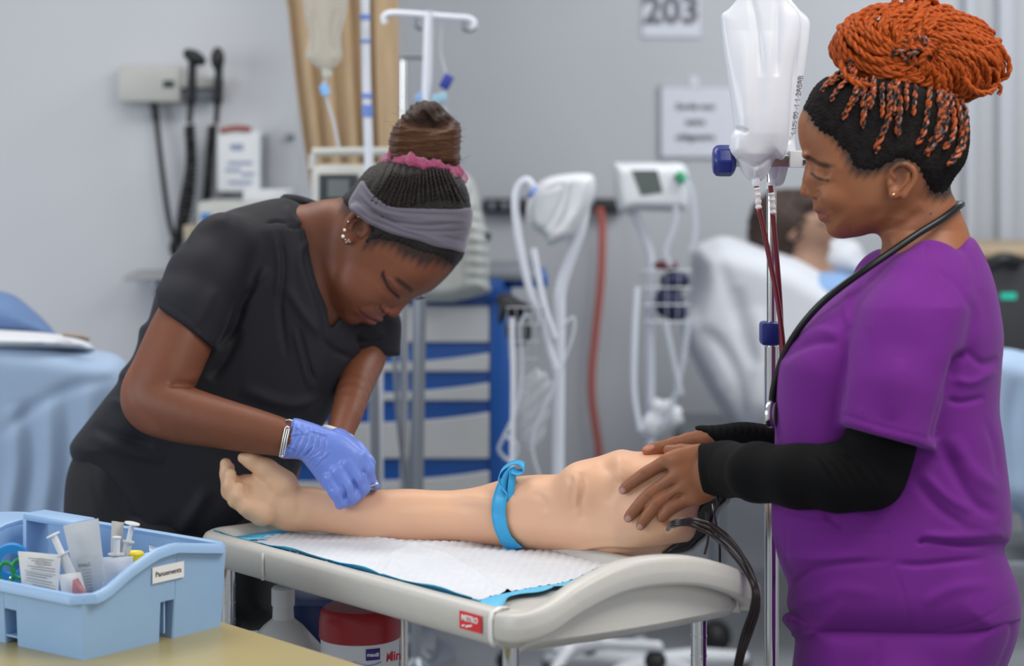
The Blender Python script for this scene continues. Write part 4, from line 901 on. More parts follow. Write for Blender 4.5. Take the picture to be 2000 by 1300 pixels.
sp.paint_poly([(1254, 876), (1275, 884), (1304, 880), (1300, 888), (1256, 892)], (.5, .17, .09), 5, amt=.7)
M_sk1 = mat('skin_warm_brown', sk1, .5, spec=.35, attr=True, sss=.12, noise=.05, nscale=30, bump=.05, bscale=400)
wp = thing('person', 'woman in purple scrubs with orange braided bun, both hands on the practice arm', 'person', P(1740, 1300, D1)*1)
wp.location = (P(1760, 1300, D1).x, D1, 0)
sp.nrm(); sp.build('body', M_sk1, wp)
# hair on the skull
hp_ = [(1600, 140), (1580, 175), (1566, 208), (1576, 222), (1588, 243), (1602, 258), (1628, 272), (1640, 290), (1655, 300), (1668, 328), (1690, 333), (1712, 334), (1738, 320), (1762, 312), (1790, 326), (1800, 345), (1808, 362), (1822, 378), (1842, 378), (1853, 372), (1870, 350), (1905, 320), (1910, 200), (1860, 120), (1700, 110)]
hs = vp.shell(5.5, hp_, 5, edge=4, fade=22).skin().smooth(1)
hs.keep(hs.V[:, 2] > -200)
rng = np.random.RandomState(3)
hs.noise(lambda V: .9*np.sin(V[:, 0]*.9+V[:, 2]*.8)*np.sin(V[:, 1]*.8)+rng.rand(len(V))*1.2)
hs.base(hairl); hs.build('hair', mat('black_hair', (.012, .01, .01), .8, attr=True, noise=.4, nscale=90, bump=.6, bscale=260, spec=.12), wp)
# braids: dark roots fading to copper, each its own rope
def braid_mat(name, mixdark):
    m = mat(name, (.36, .066, .010), .55, noise=.35, nscale=160, bump=.3, bscale=500, spec=.15)
    return m
M_br = braid_mat('copper_braid', 0); M_br2 = mat('copper_black_braid', (.42, .085, .012), .45)
nt = M_br2.node_tree; tcn = nt.nodes.new('ShaderNodeTexCoord'); nn = nt.nodes.new('ShaderNodeTexNoise'); nn.inputs['Scale'].default_value = 130; cr = nt.nodes.new('ShaderNodeValToRGB')
cr.color_ramp.elements[0].position = .47; cr.color_ramp.elements[0].color = (.012, .009, .01, 1); cr.color_ramp.elements[1].position = .55; cr.color_ramp.elements[1].color = (.36, .068, .010, 1)
nt.links.new(tcn.outputs['Object'], nn.inputs['Vector']); nt.links.new(nn.outputs[0], cr.inputs[0]); nt.links.new(cr.outputs[0], nt.nodes['Principled BSDF'].inputs['Base Color'])
hair_o = [o for o in wp.children if o.name.startswith('hair')][0]
def rope(pts, rp, m, parent, name='braid', seg=None):   # two strands laid round each other
    pts = [Vector(p) for p in pts]; r = px(rp, D1); b = MB()
    Lt = 0; acc = [0]
    for i in range(1, len(pts)): Lt += (pts[i]-pts[i-1]).length; acc.append(Lt)
    n = max(6, int(Lt/(r*.62))); t0 = (pts[1]-pts[0]).normalized(); nr = t0.orthogonal().normalized(); A = [[], []]
    ph = random.random()*6; j = 0; rs = []
    for i in range(n+1):
        L = Lt*i/n
        while j < len(acc)-2 and acc[j+1] < L: j += 1
        f = (L-acc[j])/max(1e-6, acc[j+1]-acc[j]); p = pts[j].lerp(pts[j+1], f); t = (pts[j+1]-pts[j]).normalized()
        nr = (nr-t*nr.dot(t)).normalized(); bb = t.cross(nr); a = ph+L/r*1.05; d = (nr*math.cos(a)+bb*math.sin(a))*r*.48
        A[0].append(p+d); A[1].append(p-d); e = min(1, .55+min(i, n-i)*.15); rs.append(r*.62*e)
    for q in A: b.tube(q, rs, 6, cap=True)
    return b.build(name, m, parent, fixn=False)
def hw(u, v, off=4): return onsk(hs, u, v, off, 7)
roots = [([(1604, 178), (1618, 160), (1640, 140), (1660, 128)], 5), ([(1622, 197), (1634, 178), (1650, 160), (1668, 150)], 5), ([(1646, 233), (1655, 214), (1664, 196), (1674, 172)], 6), ([(1686, 250), (1687, 225), (1692, 205), (1700, 185), (1706, 170)], 6),
    ([(1683, 210), (1686, 190), (1690, 172)], 4.5), ([(1700, 215), (1704, 196), (1708, 174)], 4.5), ([(1711, 300), (1714, 283), (1724, 260), (1734, 235), (1738, 210), (1738, 180)], 6.5), ([(1722, 230), (1724, 205), (1722, 182)], 5), ([(1754, 268), (1754, 245), (1757, 220), (1756, 190), (1752, 175)], 6.5),
    ([(1745, 225), (1747, 200), (1745, 180)], 5), ([(1784, 226), (1785, 210), (1787, 186)], 5), ([(1790, 282), (1800, 268), (1808, 245), (1812, 215), (1815, 190)], 6), ([(1808, 303), (1818, 285), (1830, 262), (1838, 235), (1838, 205), (1836, 190)], 9), ([(1824, 285), (1842, 258), (1850, 230), (1848, 195)], 6),
    ([(1842, 292), (1852, 280), (1862, 262), (1864, 235), (1858, 196)], 6), ([(1850, 322), (1868, 305), (1882, 280), (1887, 250), (1886, 220), (1876, 195)], 6.5), ([(1858, 312), (1872, 290), (1878, 255), (1874, 215), (1866, 195)], 5.5), ([(1620, 165), (1640, 150), (1660, 146)], 5), ([(1770, 215), (1771, 195), (1770, 178)], 4.5), ([(1665, 205), (1674, 190), (1682, 172)], 4.5)]
for q, r_ in roots: rope([hw(u, v, 3) for u, v in spline(q+[(q[-1][0]+2, q[-1][1]-20)], 5)], r_, M_br2, hair_o, 'root_braid')
bun = Vol([(1600, 1960, 5)], [(-20, 215, 5)], [(-130, 130, 6)], D1)
bun.ell((1745, 112, 0), (108, 66, 92), 8, 10).ell((1840, 130, 0), (108, 58, 88), 12, 20).ell((1800, 55, 10), (70, 48, 70), 0, 16).ell((1690, 80, 0), (55, 44, 70), 0, 16)
bs = bun.skin(); bs.base((.16, .03, .006)).build('bun_core', mat('deep_copper', (.16, .03, .006), .6, noise=.4, nscale=80, bump=.6, bscale=200), hair_o)
def bunpt(th, ph, off=0):
    cx, cy = 1786, 106; rx = 172 if math.cos(th) > 0 else 158; ry = 90 if math.sin(th) > 0 else 96
    r = math.sin(min(ph, PI/2)) if ph < PI/2 else 1-.15*(ph-PI/2); u = cx+rx*math.cos(th)*r; v = cy+ry*math.sin(th)*r+4*math.sin(2*th)+(u-cx)*.085; w_ = -98*math.cos(ph)-off*math.cos(min(ph, 1.4))
    return P(u+off*math.cos(th)*.4, v+off*math.sin(th)*.4, D1+w_*D1/F)
random.seed(11)
for k in range(16):
    a = k*2.4; q0 = (1786+26*math.cos(a*1.7), 90+16*math.sin(a*2.3)); dd = (26*math.cos(a), 17*math.sin(a)); rope([P(q0[0]+dd[0]*t, q0[1]+dd[1]*t+8*t*t, D1-(92+8*math.cos(t*1.5)+k%3*3)*D1/F) for t in np.linspace(-1, 1, 7)], 6.5, M_br2 if k % 2 else M_br, hair_o)
for layer, cnt, off in ((0, 84, -2), (1, 66, 5), (2, 34, 11)):
    for k in range(cnt):
        th = 2*PI*k/cnt+random.uniform(-.06, .06); sw = random.uniform(.9, 1.35)*(1 if math.sin(th) > -.2 else .5); p0 = random.uniform(.12, .3)+layer*.12; p1 = random.uniform(1.5, 2.0)-layer*.12; pts = []
        for i in range(15):
            f = i/14; ph = p0+(p1-p0)*f; pts.append(bunpt(th+.35-sw*(1-f)**1.2+.15*math.sin(5*f+k)*(layer > 0), ph, off+random.uniform(-.6, .6)+3*math.sin(PI*f)*(layer)))
        rope(pts, random.uniform(5.6, 6.8), M_br, hair_o)
for q, r_ in (([(1820, 60, -60), (1860, 50, -70), (1905, 62, -60), (1945, 84, -40), (1968, 115, -30), (1970, 142, -25), (1955, 158, -20)], 6), ([(1850, 75, -70), (1900, 80, -60), (1935, 105, -40), (1950, 135, -30), (1945, 160, -20), (1955, 172, -20), (1950, 185, -20)], 5), ([(1640, 118, -70), (1648, 140, -82), (1665, 158, -95), (1690, 166, -104), (1704, 164, -108)], 6),
    ([(1925, 130, -60), (1945, 140, -50), (1950, 160, -45), (1938, 170, -42), (1925, 165, -50)], 4.5), ([(1756, 40, -40), (1748, 15, -30), (1752, -5, -20), (1765, -8, 0), (1772, 10, 0)], 8), ([(1775, 35, -50), (1778, 5, -40), (1790, -8, -20), (1800, 5, 0)], 9), ([(1800, 35, -50), (1806, 10, -40), (1820, 0, -20), (1832, 15, 0)], 8), ([(1820, 40, -50), (1838, 16, -40), (1855, 18, -20), (1858, 40, 0)], 8), ([(1700, 60, -60), (1700, 30, -50), (1716, 14, -40), (1730, 22, -30), (1742, 45, -40)], 6), ([(1880, 150, -105), (1905, 178, -90), (1935, 180, -70), (1945, 165, -60)], 6)):
    rope([P(a, b_, D1+c*D1/F) for a, b_, c in spline(q, 5)], r_, M_br, hair_o)
# ear stud
MB().ball(P(1745, 380, D1-118*D1/F), px(3.2, D1), 12).build('earring', mat('gold', (.85, .55, .25), .15, 1), wp)
MB().lathe([(px(9, D1), -.001), (px(10.5, D1), -.001), (px(10.5, D1), .001), (px(9, D1), .001)], M=frame(P(1320, 870, D1+(wf-8)*D1/F), (.4, .9, 0), (0, 0, 1)), n=20, cap=False).build('ring', mat('rose_gold', (.8, .5, .4), .2, 1), wp)
# black long sleeved undershirt
M_blk = mat('black_jersey', (.004, .004, .0045), .9, spec=.15)
vs_ = Vol([(1350, 1830, 4)], [(790, 1020, 4)], [(-270, 330, 6)], D1)
ww = wn-36
vs_.chain([(1740, 780, -185, 74), (1715, 880, -185, 68), (1700, 925, -190, 68), (1640, 932, -190, 66), (1560, 930, -160, 61), (1480, 922, -80, 56), (1420, 916, ww-5, 52), (1360, 915, ww+24, 50)], 20, clip=[((1368, 915, 0), (-1, .12, 0))])
vs_.blob([(1500, 828), (1450, 823), (1400, 829), (1356, 832), (1366, 850), (1380, 866), (1420, 890), (1520, 890), (1600, 880), (1600, 840)], 255, 34, 24, 10, clip=[((1362, 845, 0), (-1, .5, 0))])
us = vs_.skin().smooth(1)
for a in (1590, 1610, 1632, 1655, 1680): us.stroke([(a-30, 860+(a-1590)*.35), (a+8, 900), (a+40, 950)], 5, -3).stroke([(a-18, 858+(a-1590)*.35), (a+20, 900), (a+52, 950)], 5, 2)
for a in range(1378, 1500, 14): us.stroke([(a, 822), (a+6, 834), (a+2, 850)], 3.5, -2.2, n=3)
us.stroke([(1390, 870), (1383, 900), (1392, 950)], 3, 1.5)
us.nrm(); us.base((0, 0, 0)).build('undershirt', M_blk, wp)
# purple scrub top
M_pur = mat('purple_cotton', (.140, .015, .205), .85, spec=.25, sheen=.08, noise=.06, nscale=8, bump=.12, bscale=900)
vt = Vol([(1490, 2005, 4)], [(440, 1275, 4)], [(-310, 260, 6)], D1)
vt.blob([(1700, 510), (1745, 478), (1790, 464), (1830, 464), (1866, 468), (1900, 464), (1928, 510), (1945, 560), (1955, 610), (1961, 660), (1957, 720), (1953, 800), (1961, 860), (1972, 950), (1977, 1010), (1974, 1050), (1962, 1072), (1974, 1110), (1990, 1150), (1995, 1200), (1985, 1262), (1900, 1290), (1780, 1290), (1650, 1280), (1549, 1272), (1549, 1214), (1537, 1181), (1539, 1141), (1526, 1108), (1512, 1060), (1506, 1010), (1512, 900), (1514, 810), (1516, 738), (1523, 698), (1546, 658), (1592, 605), (1640, 562)],
    0, lambda u, v: np.interp(v, [450, 500, 560, 700, 900, 1050, 1200], [110, 150, 190, 190, 175, 190, 205]), 130, 10, p=2.2, clip=[((1560, 1243, 0), (.0, 1, 0)), ((1790, 1256, 0), (.22, 1, 0))])
cl = [((1720, 848, 0), (-.27, 1, .0))]
vt.chain([(1805, 575, -118, 84), (1775, 640, -160, 92), (1752, 760, -196, 90), (1735, 860, -205, 86)], 26, clip=cl)
vt.blob([(1800, 470), (1712, 560), (1668, 640), (1648, 738), (1641, 822), (1640, 900), (1824, 930), (1826, 867), (1848, 770), (1874, 700), (1895, 600), (1880, 500)], lambda u, v: np.interp(v, [480, 600, 850], [-100, -160, -205]), lambda u, v: np.interp(v, [470, 600, 700], [30, 84, 88]), 66, 14, clip=cl)
vt.chain([(1740, 560, 120, 78), (1690, 660, 190, 76), (1660, 760, 215, 70)], 24)
tp = vt.skin().smooth(2)
fo = tp.stroke
fo([(1648, 640), (1650, 720), (1645, 800)], 7, -5).stroke([(1872, 700), (1850, 770), (1828, 850)], 9, -16, taper=False).stroke([(1885, 690), (1870, 705), (1858, 740)], 8, -10)
for a, wd, am in (([(1870, 700), (1890, 690), (1920, 710), (1950, 700)], 8, -6), ([(1860, 740), (1900, 745), (1945, 720)], 8, 6), ([(1850, 780), (1880, 785), (1925, 775)], 6, -7), ([(1835, 860), (1870, 930), (1905, 980), (1950, 1010)], 12, -9), ([(1860, 850), (1900, 920), (1950, 960)], 14, 7), ([(1780, 930), (1830, 990), (1890, 1030)], 9, -5), ([(1800, 920), (1850, 970), (1900, 1000)], 9, 5),
    ([(1795, 1064), (1798, 1058), (1815, 1055), (1880, 1064), (1962, 1060)], 5, -9), ([(1800, 1046), (1860, 1048), (1960, 1042)], 9, 7), ([(1745, 1100), (1800, 1102), (1860, 1096), (1930, 1090)], 6, -6), ([(1545, 1150), (1580, 1115), (1640, 1100), (1740, 1096)], 6, -5), ([(1530, 1085), (1600, 1090), (1700, 1085)], 10, 5),
    ([(1640, 670), (1600, 668), (1550, 685), (1528, 705)], 8, -5), ([(1645, 655), (1600, 645), (1560, 662)], 10, 4), ([(1700, 500), (1680, 560), (1652, 620), (1650, 660)], 8, -3), ([(1660, 560), (1652, 600), (1660, 640)], 8, 4), ([(1520, 990), (1600, 1010), (1640, 1005)], 7, -4), ([(1605, 1000), (1650, 1035)], 5, -5), ([(1640, 995), (1700, 1010), (1730, 1000)], 6, 4),
    ([(1800, 1180), (1860, 1150), (1940, 1140)], 12, 4), ([(1600, 1170), (1640, 1150), (1720, 1160)], 12, 3), ([(1890, 560), (1910, 620), (1900, 680)], 12, 4), ([(1820, 520), (1870, 560), (1900, 610)], 6, -2.5), ([(1925, 820), (1945, 880), (1950, 930)], 8, -4), ([(1760, 700), (1750, 760), (1740, 820)], 18, 4), ([(1700, 640), (1690, 720), (1680, 800)], 14, -2.5)):
    tp.stroke(a, wd, am)
for a in ([(1806, 476), (1812, 520), (1830, 545)], [(1645, 808), (1720, 832), (1822, 858)], [(1735, 1040), (1733, 1095)], [(1745, 1105), (1762, 1150), (1775, 1200), (1785, 1252)], [(1535, 1036), (1640, 1040), (1732, 1042)], [(1535, 1040), (1535, 1100)], [(1590, 1230), (1700, 1235), (1790, 1238), (1900, 1215), (1985, 1170)]):
    tp.stroke(a, 2.5, -1.8, taper=False)
tp.nrm(); tp.base((0, 0, 0)).build('scrub_top', M_pur, wp)
vq = Vol([(1520, 2010, 8)], [(1190, 2240, 10)], [(-230, 230, 9)], D1)
vq.blob([(1555, 1190), (1553, 1250), (1548, 1330), (1580, 1420), (1920, 1420), (1960, 1320), (1986, 1250), (1992, 1200), (1960, 1180)], 0, 190, 90, 10)
for sgn in (-1, 1): vq.chain([(1760, 1350, sgn*105, 110), (1750, 1600, sgn*100, 90), (1765, 1850, sgn*100, 62), (1770, 2170, sgn*100, 50)], 20)
pt = vq.skin().smooth(1); pt.stroke([(1716, 1255), (1712, 1300), (1700, 1400)], 4, -4, taper=False); pt.stroke([(1960, 1180), (1978, 1230), (1950, 1310)], 5, -4, taper=False)
pt.nrm(); pt.base((0, 0, 0)).build('scrub_trousers', M_pur, wp)
for sgn in (-1, 1):
    c = P(1735, 2190, D1+sgn*100*D1/F); c.z = .045; MB().ball(c, (.13, .045, .045), 16).build('shoe', mat('shoe_black', (.02, .02, .02), .5), wp)
# stethoscope
st = thing('stethoscope', 'black stethoscope hanging round the neck of the woman in purple', 'stethoscope', P(1600, 600, D1))
M_st = mat('stethoscope_black', (.006, .007, .008), .3, spec=.35)
def DW(l): return [(u, v, D1+w_*D1/F) for u, v, w_ in l]
MB().tube(PP(DW([(1800, 440, 88), (1850, 405, 60), (1876, 398, 10), (1872, 403, -40), (1840, 427, -82), (1790, 458, -112), (1740, 492, -128), (1690, 526, -140), (1640, 562, -135), (1600, 596, -118), (1565, 636, -95), (1540, 675, -70), (1523, 715, -48), (1510, 765, -35), (1508, 800, -30)]), 6), px(7, D1), 14).build('tube', M_st, st)
MB().tube(PP(DW([(1800, 440, 88), (1745, 470, 105), (1700, 505, 105), (1660, 548, 95), (1625, 580, 80)]), 6), px(2.6, D1), 10).build('ear_tube', mat('steel', (.6, .6, .6), .2, 1), st)
c = P(1508, 808, D1-.035); Mx = frame(c, (.35, .94, 0), (0, 0, 1))
MB().lathe([(.0, -.006), (.020, -.006), (.0215, -.003), (.0215, .001), (.019, .004), (.0, .0055)], M=Mx, n=28, cap=False).build('chest_piece', mat('steel', (.6, .6, .6), .2, 1), st)
MB().lathe([(0, .006), (.0175, .0062), (.0175, .0045)], M=Mx, n=28, cap=False).build('diaphragm', mat('diaphragm_grey', (.35, .33, .32), .35), st)
# ---------------------------------------------------------------- bending woman in charcoal
D2 = 4.15
def W2(D): return toW(D, D2)
ag = lambda u, v, r=8: arm_w(u, v, D2, r)
vl = Vol([(225, 545, 5), (545, 600, 4), (600, 925, 2.3)], [(190, 310, 10), (310, 660, 2.3), (660, 900, 4), (900, 1010, 6)], [(-430, -130, 6), (-130, 140, 3.2), (140, 200, 8)], D2)
headp = [(903, 470), (903, 490), (898, 508), (886, 526), (868, 546), (850, 562), (838, 570), (822, 576), (806, 582), (793, 592), (772, 606), (756, 612), (748, 618), (737, 628), (722, 633), (706, 631), (688, 632), (674, 629), (660, 617), (649, 600), (641, 575), (640, 540), (648, 500), (655, 450), (675, 395), (705, 345), (750, 318), (810, 312), (870, 325), (905, 355), (915, 400), (912, 440)]
Tl = lambda u, v: np.interp((u-640)*.6+(640-v)*.8, [0, 60, 120, 180, 260], [46, 66, 84, 94, 98])
vl.blob(headp, 0, Tl, 62, 6, n=4, p=2.3)
# nose, lips, brow, cheek, chin (the face is turned a little to the room)
vl.cone((800, 578, -22), (769, 606, -28), 7, 11.5, 8).ell((768, 607, -27), (13, 12, 14), 0, 6).ell((752, 602, -40), (11, 9.5, 10), 0, 4).ell((776, 600, -12), (8, 8, 9), 0, 5)
vl.ell((732, 617, -22), (18, 8, 20), 28, 4).ell((718, 624, -22), (19, 8, 19), 24, 4).ell((684, 618, -20), (22, 16, 24), 0, 10)
vl.ell((815, 560, -25), (34, 9, 34), -34, 10).ell((700, 560, -62), (42, 34, 24), 40, 18).ell((706, 600, -48), (20, 14, 18), 20, 12)
vl.ell((766, 558, -55), (19, 13, 16), 42, 8)
vl.ell((825, 574, 26), (14, 8, 20), -30, 6, 'sub')
# ear
vl.ell((693, 440, -88), (22, 32, 10), 24, 4).ell((697, 440, -101), (14, 22, 7), 24, 3, 'sub')
vl.chain([(706, 462, -95, 4), (718, 447, -98, 4.5), (717, 430, -100, 5), (707, 416, -100, 5), (694, 416, -100, 4.8), (682, 428, -98, 4.6), (673, 446, -95, 4.6), (671, 462, -92, 5.5)], 2, n=3)
vl.chain([(704, 428, -96, 3.5), (692, 432, -97, 3.5), (685, 448, -96, 3.2), (688, 462, -94, 3.5)], 2, n=3).ell((679, 468, -91), (10, 11, 7), 0, 4).ell((703, 455, -93), (6, 8, 6), 20, 3)
# neck, trunk
vl.blob([(560, 420), (600, 398), (650, 388), (700, 395), (730, 450), (715, 520), (670, 580), (668, 640), (645, 655), (600, 640), (560, 560)], 15, 62, 60, 26)
vl.blob([(470, 420), (380, 500), (320, 640), (300, 800), (320, 1000), (540, 1000), (600, 880), (700, 700), (740, 640), (690, 600), (600, 430)], lambda u, v: np.interp(u, [450, 620, 720], [0, 25, 100]), 70, 70, 24)
gw = ag(650, 960)
# arm in front: shoulder, elbow, wrist
vl.chain([(420, 500, -70, 56), (382, 600, -125, 60), (352, 660, -160, 62), (318, 735, -190, 62), (296, 782, -205, 57), (345, 805, -232, 54), (420, 824, -262, 47), (500, 842, -285, 40), (560, 856, -300, 32), (600, 868, -310, 25)], 12, n=3)
# other arm
vl.chain([(738, 640, 100, 32), (712, 705, 60, 36), (694, 750, -20, 33), (680, 800, -130, 29), (664, 845, -190, 24), (655, 880, -230, 22)], 12, n=3)
sl = vl.skin().smooth(1)
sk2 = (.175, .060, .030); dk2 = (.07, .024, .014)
sl.base(sk2)
ss = sl.stroke
ss([(748, 536), (753, 551), (763, 566), (778, 578)], 2.6, -3.2).stroke([(757, 540), (766, 554), (780, 570)], 3.2, 2.4).stroke([(763, 538), (776, 551), (790, 567)], 3, -1.2)
ss([(742, 545), (750, 566), (768, 582)], 6, -1.5).stroke([(741, 592), (743, 602), (750, 610)], 2.8, -2.6).stroke([(738, 596), (718, 598), (704, 606)], 6, -2)
ss([(702, 606), (712, 616), (726, 624), (738, 628)], 2.0, -3.2).stroke([(700, 628), (712, 636)], 4, -1).stroke([(697, 600), (702, 610)], 4, -2)
ss([(640, 500), (650, 560), (656, 610)], 9, 2).stroke([(330, 752), (355, 750), (380, 755)], 5, -7).stroke([(355, 745), (385, 735), (410, 715)], 9, 2).stroke([(250, 700), (245, 760), (262, 820)], 10, 2)
sl.paint_poly([(700, 604), (716, 612), (730, 614), (745, 620), (738, 630), (722, 636), (708, 633), (700, 620)], (.20, .065, .055), 2.5, amt=.85, wr=(-140, 30))
sl.paint_line([(702, 607), (712, 617), (726, 624), (739, 628)], 1.6, (.03, .008, .006), .95, wr=(-140, 30))
sl.paint_line([(748, 534), (752, 550), (762, 566), (778, 579)], 3.0, (.008, .005, .005), .97, wr=(-140, -20))
sl.paint_line([(749, 530), (746, 538), (752, 548)], 3.5, (.02, .01, .01), .7, wr=(-140, -20))
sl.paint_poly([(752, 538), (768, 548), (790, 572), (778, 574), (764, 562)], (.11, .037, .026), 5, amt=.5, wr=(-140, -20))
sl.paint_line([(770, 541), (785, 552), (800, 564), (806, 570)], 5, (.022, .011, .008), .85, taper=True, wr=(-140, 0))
sl.paint_line([(742, 600), (748, 608)], 2.2, (.03, .01, .008), .8)
sl.paint_line([(750, 600), (762, 610)], 6, (.40, .12, .085), .45, wr=(-140, 0)); sl.paint_line([(676, 520), (700, 560)], 14, (.17, .055, .030), .5, wr=(-160, 0))  # nose wing painted brighter as a highlight
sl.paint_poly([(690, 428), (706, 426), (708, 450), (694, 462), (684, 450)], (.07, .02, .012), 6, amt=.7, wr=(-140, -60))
sl.paint_poly([(670, 380), (670, 420), (700, 405), (722, 440), (716, 470), (712, 486), (740, 478), (770, 484), (785, 500), (810, 508), (822, 520), (850, 515), (890, 525), (905, 505), (925, 440), (880, 300), (700, 300)], (.022, .012, .010), 9, edge=6, n=3, amt=.95)
sl.paint_poly([(640, 380), (655, 400), (672, 410), (668, 425), (640, 430), (620, 420)], (.05, .02, .015), 8, amt=.0)
sl.paint_poly([(655, 600), (700, 632), (700, 660), (600, 660), (590, 420), (640, 420), (642, 560)], dk2, 12, amt=.45)  # shade of the neck and under the jaw put into the skin colour
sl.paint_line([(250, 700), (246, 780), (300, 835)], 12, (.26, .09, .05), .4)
M_sk2 = mat('skin_deep_brown', sk2, .5, spec=.35, attr=True, sss=.1, noise=.05, nscale=30, bump=.05, bscale=400)
wl = thing('person', 'woman in charcoal scrubs bending over the practice arm, hair in a high bun', 'person', Vector((P(420, 1000, D2).x, D2, 0)))
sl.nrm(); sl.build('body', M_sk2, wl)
# lashes stand off the lids
M_lash = mat('lash_black', (.005, .004, .004), .6)
b = MB()
for i in range(9):
    f = i/8; u, v = 751+25*f, 552+26*f; b.tube(PP([(u, v, D2-(68-f*8)*D2/F), (u-1+5*f, v+4, D2-(74-f*8)*D2/F), (u-3+8*f, v+7, D2-(79-f*8)*D2/F)], 2), .0004, 4)
for i in range(8):
    f = i/7; u, v = 808+14*f, 578-2*f; b.tube(PP([(u, v, D2-(4)*D2/F), (u+3, v+5, D2-(8)*D2/F), (u+7+3*f, v+8-3*f, D2-(10)*D2/F)], 2), .0005, 4)
tag(b.build('eyelashes', M_lash, wl), kind='stuff')
# cornrowed hair over the crown
cap = [(700, 345), (712, 330), (730, 318), (780, 305), (840, 318), (905, 350), (922, 390), (922, 500), (900, 515), (888, 521), (872, 512), (850, 500), (820, 494), (780, 478), (752, 472), (730, 470), (716, 480), (712, 468), (722, 445), (700, 408), (676, 400), (668, 380)]
h2 = vl.shell(5, cap, 5, edge=3, fade=16).skin().smooth(1)
h2.noise(lambda V: np.where(V[:, 1] < 425, 2.6*np.abs(np.sin((V[:, 0]-826)/(V[:, 1]-180)*34)), .8*np.sin(V[:, 0]*.8)*np.sin(V[:, 1]*.7)))
h2.base((.012, .009, .008)).build('hair', mat('dark_brown_hair', (.014, .010, .009), .5, attr=True, noise=.5, nscale=70, bump=.8, bscale=260, spec=.3), wl)
hair2 = [o for o in wl.children if o.name.startswith('hair')][0]
M_cr = mat('cornrow', (.016, .011, .009), .5, spec=.3, noise=.7, nscale=120, bump=.4, bscale=400)
random.seed(5)
for k in range(19):
    f = k/18; u0, v0 = 722+186*f, 398+8*math.sin(f*6); q = [onsk(h2, u0+(829-u0)*t*.42+4*math.sin(t*3)*0, v0-66*t, 1.0) for t in np.linspace(0, 1, 12)]
    rope(q, 3.0, M_cr, hair2, 'cornrow')
# headband
hbp = [(681, 393), (692, 372), (708, 352), (722, 372), (742, 390), (762, 402), (800, 406), (846, 407), (890, 408), (922, 408), (922, 446), (916, 470), (906, 492), (880, 487), (850, 481), (821, 471), (790, 463), (761, 455), (738, 445), (719, 436), (698, 421), (684, 408)]
hb2 = vl.shell(12, hbp, 7).skin().smooth(2)
for a, wd, am in (([(690, 385), (720, 410), (770, 432), (830, 440), (900, 436)], 3, -3.4), ([(705, 362), (725, 390), (765, 412), (830, 418), (905, 420)], 3, -2.6), ([(686, 400), (725, 428), (790, 452), (850, 468)], 3, -2.6), ([(700, 375), (735, 408), (800, 425)], 3.5, 3), ([(745, 418), (800, 448), (880, 452), (912, 448)], 3, -2.6), ([(860, 460), (890, 468), (908, 470)], 3, -2), ([(760, 440), (820, 458), (870, 475)], 4, 2.5), ([(820, 430), (870, 430), (912, 432)], 4, 2.2), ([(712, 395), (750, 425), (790, 438)], 2.4, -2.4)):
    hb2.stroke(a, wd, am)
hb2.nrm(); hb2.base((0, 0, 0)).build('headband', mat('grey_jersey', (.125, .115, .150), .8, sheen=.3, noise=.05, bump=.05, bscale=500), wl)
# brown bun and pink scrunchie
bb_ = Vol([(745, 915, 2.5)], [(190, 345, 2.5)], [(-80, 80, 4)], D2)
bb_.blob([(763, 318), (759, 295), (762, 262), (777, 236), (800, 240), (850, 246), (888, 234), (900, 246), (899, 290), (893, 325), (830, 330)], 0, 66, 26, 4, p=2.6)
bb_.ell((833, 226, 4), (40, 30, 40), 0, 5).ell((806, 232, -16), (26, 18, 28), -20, 5).ell((866, 236, -10), (30, 18, 34), 24, 5)
bk = bb_.skin().smooth(1)
bk.noise(lambda V: np.where(V[:, 1] > 240, 1.0*np.sin(V[:, 1]*.47+.04*(V[:, 0]-830)+1.6*np.sin(V[:, 0]*.03+V[:, 1]*.11))+.8*np.sin(V[:, 1]*.9-V[:, 0]*.05), 1.4*np.sin((V[:, 0]-V[:, 1])*.35)))
bk.stroke([(762, 264), (800, 262), (850, 256), (896, 240)], 4, -3).stroke([(770, 300), (830, 296), (895, 292)], 3, -2.5).stroke([(762, 280), (830, 280), (898, 268)], 4, 2).stroke([(825, 215), (835, 228), (838, 244)], 5, -7).stroke([(800, 222), (815, 240)], 4, -3).stroke([(850, 212), (868, 228), (880, 236)], 3, -3)
bk.base((.080, .030, .012)); bk.paint_poly([(785, 195), (890, 205), (885, 235), (845, 246), (790, 240)], (.035, .016, .010), 8)
for v in range(250, 325, 7): bk.paint_line([(760, v+3), (830, v+1), (898, v-6)], 1.6, (.15, .055, .022) if v % 2 else (.04, .016, .008), .4)
bk.nrm(); bk.build('bun', mat('brown_hair', (.1, .05, .03), .42, spec=.3, attr=True, noise=.5, nscale=40, stretch=(1.5, 1.5, 14), bump=.9, bscale=60), hair2)
rowsS = []
sc_ = mat('scrunchie_pink', (.33, .055, .135), .9, sheen=.8, noise=.15, nscale=60, bump=.9, bscale=130)
N_ = 90
for i in range(N_+1):
    a = 2*PI*i/N_; u = 829+71*math.cos(a); v = 331+12*math.cos(a)*1.4+9*math.sin(a)*-1+2.4*math.sin(a*9); w_ = 74*math.sin(a)*-1
    rr = 14.5+2.2*math.sin(a*17)+1.4*math.sin(a*29+1); row = []
    for k in range(12):
        g = 2*PI*k/12; r2 = rr*(1+.13*math.sin(3*g+a*23)); du = math.cos(a)*math.cos(g)*r2*.8; row.append(P(u+du, v+math.sin(g)*r2, D2+(w_-math.sin(a)*math.cos(g)*r2*.8)*D2/F))
    rowsS.append(row+[row[0]])
MB().strip(rowsS).build('scrunchie', sc_, hair2)
M_fly = mat('flyaway', (.03, .015, .01), .6)
b = MB()
